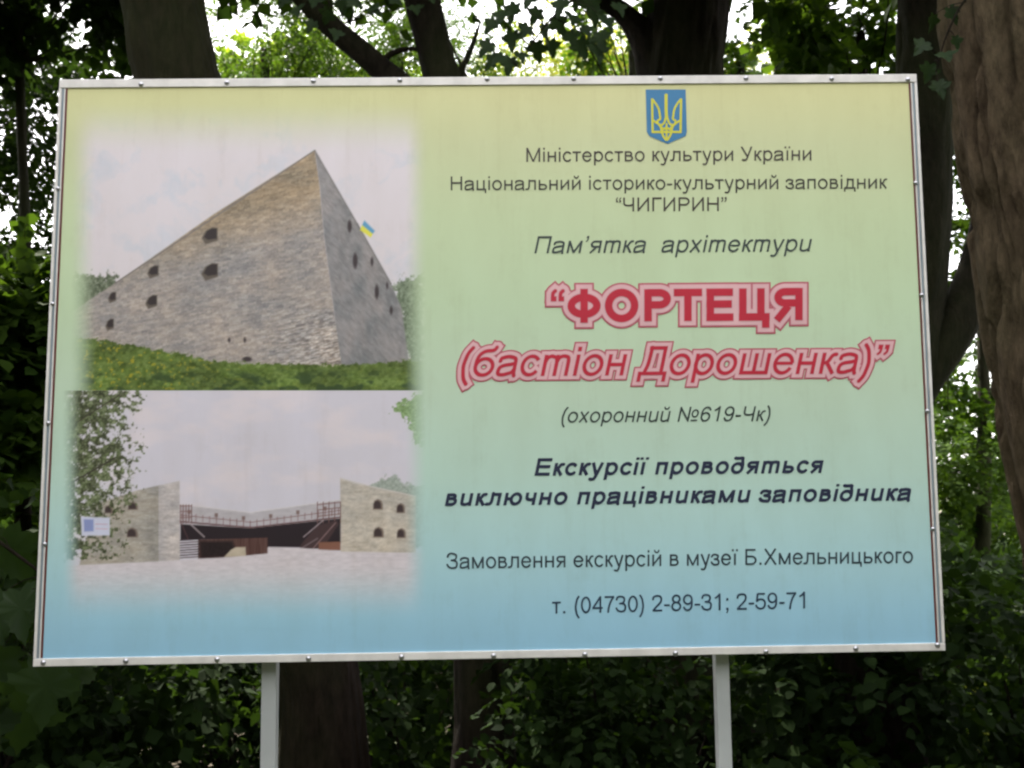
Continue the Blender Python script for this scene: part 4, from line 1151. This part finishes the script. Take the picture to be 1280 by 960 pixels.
for a_ in range(-96, 97, 16):                        # unseen trees added behind the viewer to block low sky light
    rr = 10.5+random.uniform(-1.2, 1.2); aa = math.radians(a_)
    xx, yy = rr*math.sin(aa), -2.5-rr*math.cos(aa)
    sc = random.uniform(1.35, 1.7)
    me, tr = protos[k % 4]; k += 1
    e = empty('wood_tree', (xx, yy, ground_z(xx, yy)), 'unseen tree added on the near side of the path to block low sky light, behind the viewer', 'tree', 'unseen trees added to block light')
    e.rotation_euler.z = random.uniform(0, 6.28); e.scale = (sc, sc, sc)
    for nm, mm in (('crown', me), ('trunk', tr)):
        c = bpy.data.objects.new(nm, mm); COL.objects.link(c); c.parent = e

for px, D, z_ in ((1215, 8.0, 880), (1265, 7.4, 925), (1085, 8.2, 900), (1235, 8.8, 845)):  # plants added for sunlit leaves; the sunlight is put into their leaf colour
    p = at(px, z_, D); g0 = Vector((p.x, p.y, ground_z(p.x, p.y)))
    e = empty('sapling', g0, {1215: 'yellow-green sapling, sunlight put into its leaf colour, below the right end of the board', 1265: 'yellow-green sapling, sunlight put into its leaf colour, in the bottom right corner',
        1085: 'yellow-green sapling, sunlight put into its leaf colour, right of the right post', 1235: 'pale sapling, sunlight put into its leaf colour, behind the lower end of the big brown trunk'}[px], 'sapling', 'yellow-green saplings added for sunlit leaves at the lower right')
    rng = np.random.default_rng(px)
    V_, F_, cs = cloud(rng, [(tuple(p), (0.16, 0.16, 0.22), 26)], 6, 0.16, 0.055, 'oval', per=6)
    link('foliage', mesh_np('foliage', V_, F_, M['leaf_sunlit_yellow']), e)
    link('stem', mesh_np('stem', *tube([g0, (g0+p)/2+Vector((0.03, 0, 0)), p], [0.012, 0.009, 0.005], 6, 5), M['bark_dark'], True), e)

# shrubs in the shade just behind the board
def proto_shrub(seed, leaf, kind, ls):
    rng = np.random.default_rng(seed)
    bl = [((rng.normal(0, 0.25), rng.normal(0, 0.25), z_), (0.75, 0.7, 0.38), 120) for z_ in (0.35, 0.8, 1.25)]
    V_, F_, cs = cloud(rng, bl, 7, 0.26, ls, kind, per=14)
    fo = mesh_np('foliage', V_, F_, leaf)
    st = mesh_np('stems', *merge([tube([(0, 0, -0.15), (c[0]*0.5, c[1]*0.5, c[2]*0.6), tuple(c)], [0.016, 0.011, 0.004], 5, 3) for c in cs[::2]]), M['bark_dark'], True)
    return fo, st
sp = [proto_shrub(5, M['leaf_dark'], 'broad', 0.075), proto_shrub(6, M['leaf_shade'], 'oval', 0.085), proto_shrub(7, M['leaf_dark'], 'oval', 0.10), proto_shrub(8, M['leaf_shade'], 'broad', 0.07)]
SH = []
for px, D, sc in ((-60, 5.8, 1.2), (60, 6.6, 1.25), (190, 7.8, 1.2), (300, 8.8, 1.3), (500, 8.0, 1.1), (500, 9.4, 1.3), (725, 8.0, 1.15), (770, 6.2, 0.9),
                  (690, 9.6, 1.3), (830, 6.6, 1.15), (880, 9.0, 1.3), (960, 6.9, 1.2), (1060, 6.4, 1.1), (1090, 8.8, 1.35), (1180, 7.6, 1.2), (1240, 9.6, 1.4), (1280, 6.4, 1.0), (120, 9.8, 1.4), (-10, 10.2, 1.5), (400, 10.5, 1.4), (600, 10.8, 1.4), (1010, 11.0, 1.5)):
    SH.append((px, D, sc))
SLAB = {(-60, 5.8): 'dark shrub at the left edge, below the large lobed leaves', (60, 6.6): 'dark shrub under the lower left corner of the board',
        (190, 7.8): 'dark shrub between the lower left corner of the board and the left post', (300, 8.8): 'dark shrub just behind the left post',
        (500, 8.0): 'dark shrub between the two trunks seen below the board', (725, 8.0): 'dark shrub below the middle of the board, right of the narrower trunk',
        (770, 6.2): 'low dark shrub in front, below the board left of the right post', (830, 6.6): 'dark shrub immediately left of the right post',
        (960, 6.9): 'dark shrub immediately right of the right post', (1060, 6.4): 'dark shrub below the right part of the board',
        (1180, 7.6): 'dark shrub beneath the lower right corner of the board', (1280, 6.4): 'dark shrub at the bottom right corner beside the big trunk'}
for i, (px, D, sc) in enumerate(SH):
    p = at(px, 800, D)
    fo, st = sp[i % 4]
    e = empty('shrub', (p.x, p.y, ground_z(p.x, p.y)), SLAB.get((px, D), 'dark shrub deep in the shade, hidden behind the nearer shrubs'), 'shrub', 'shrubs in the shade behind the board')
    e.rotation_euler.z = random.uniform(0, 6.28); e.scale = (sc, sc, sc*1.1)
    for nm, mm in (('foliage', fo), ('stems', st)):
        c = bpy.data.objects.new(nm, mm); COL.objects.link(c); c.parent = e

# low plants over the forest floor
rng = np.random.default_rng(77)
n = 5200
ox = rng.uniform(-9, 9, n); oy = rng.uniform(0.9, 15, n)
oz = np.array([ground_z(a, b_) for a, b_ in zip(ox, oy)])+rng.uniform(0.02, 0.38, n)
V_, F_ = sprays(rng, np.stack([ox, oy, oz], 1), rng.normal(0, 1, (n, 3))*np.array([1, 1, 0.3])+np.array([0, 0, 0.35]), 6, 0.25, 0.10, 'oval')
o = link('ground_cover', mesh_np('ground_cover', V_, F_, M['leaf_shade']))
tag(o, 'low green plants covering the forest floor', 'plants', kind='stuff')

# ------------------------------------------------------------------ near branches whose leaves can be told apart
maple_me = mesh_np('leaf', *leaf_shape('maple'), M['leaf_maple'], True)
def leaf_branch(name, label, stem_px, D, rad, leaves, size, mat_me, seed, stems=None):
    rng = random.Random(seed)
    P = [at(x, y, D) for x, y in stem_px]
    e = empty(name, P[0], label, 'branch')
    tubes = [tube(P, [rad*(1-0.75*i/(len(P)-1)) for i in range(len(P))], 7, 5)]
    pts = [P[0]]
    for a, b_ in zip(P, P[1:]):
        pts += [a.lerp(b_, t) for t in (0.25, 0.5, 0.75, 1.0)]
    for x, y, *rest in leaves:
        dd = rng.uniform(-0.22, 0.22)
        c = at(x, y, D+dd)
        near = min(pts, key=lambda q: (q-c).length+0.25*max(0, c.z-q.z))
        # the leaf hangs down and outward from the end of its stalk
        sz = size*rng.uniform(0.8, 1.15)
        out = (c-near); out.y += rng.uniform(-0.1, 0.1)
        ax = out.normalized()*0.6+Vector((rng.uniform(-0.5, 0.5), rng.uniform(-0.5, 0.3), -0.9)); ax.normalize()
        nrm = Vector((rng.uniform(-0.6, 0.6), -1, rng.uniform(-0.2, 0.8)))
        nrm = (nrm-ax*nrm.dot(ax)).normalized(); sd = nrm.cross(ax)
        st0 = c-ax*sz*0.45
        o = bpy.data.objects.new('leaf', mat_me); COL.objects.link(o); o.parent = e
        mtx = Matrix((ax, sd, nrm)).transposed().to_4x4()
        mtx = Matrix.Translation(st0-e.location) @ mtx @ Matrix.Diagonal((sz, sz*rng.uniform(0.85, 1.05), sz, 1))
        o.matrix_local = mtx
        tubes.append(tube([near, (near+st0)/2+Vector((0, 0, 0.015)), st0], [0.003, 0.002, 0.0015], 4, 2))
    o = link('stem', mesh_np('stem', *merge(tubes), M['bark_dark'], True), e)
    return e
leaf_branch('maple_branch', 'dark lobed leaves on a thin twig against white sky above the board', [(792, -60), (735, -12), (700, 12), (668, 50), (648, 84)], 5.2, 0.010,
            [(626, 22), (612, 34), (640, 18), (655, 40), (640, 52), (668, 22), (682, 44), (672, 66), (652, 72), (700, 10), (700, 34), (716, 24), (690, 62), (716, 50), (734, 40), (744, 22), (728, 62), (752, 52), (622, 74), (606, 62),
             (690, -8), (660, 2), (720, 4), (760, 30), (738, 10), (612, 80), (636, 84), (748, 66), (775, 12)], 0.112, maple_me, 3)
leaf_branch('maple_branch', 'large grey-green lobed leaves hanging left of the lower corner of the board', [(-120, 600), (-40, 650), (30, 700), (80, 740)], 3.75, 0.012,
            [(20, 700), (-8, 690), (25, 770), (65, 745), (-10, 780), (95, 850), (55, 870), (15, 850), (-20, 840), (30, 905), (-15, 920)], 0.235, maple_me, 5)
leaf_branch('maple_branch', 'few green lobed leaves beside the top right corner of the board', [(1290, -70), (1215, -10), (1185, 40), (1170, 90)], 4.3, 0.008,
            [(1160, 92), (1176, 112), (1150, 60), (1184, 70), (1165, 30), (1192, 20), (1196, 55)], 0.085, maple_me, 6)
leaf_branch('maple_branch', 'dark leafy twig hanging above the top left part of the board', [(330, -110), (372, -50), (410, 0), (430, 30)], 5.6, 0.009,
            [(330, -10), (352, 2), (372, 14), (392, 2), (408, 22), (428, 10), (446, 4), (470, 14), (420, 44), (496, 2), (388, 34), (520, 12), (540, -4)], 0.10, maple_me, 8)
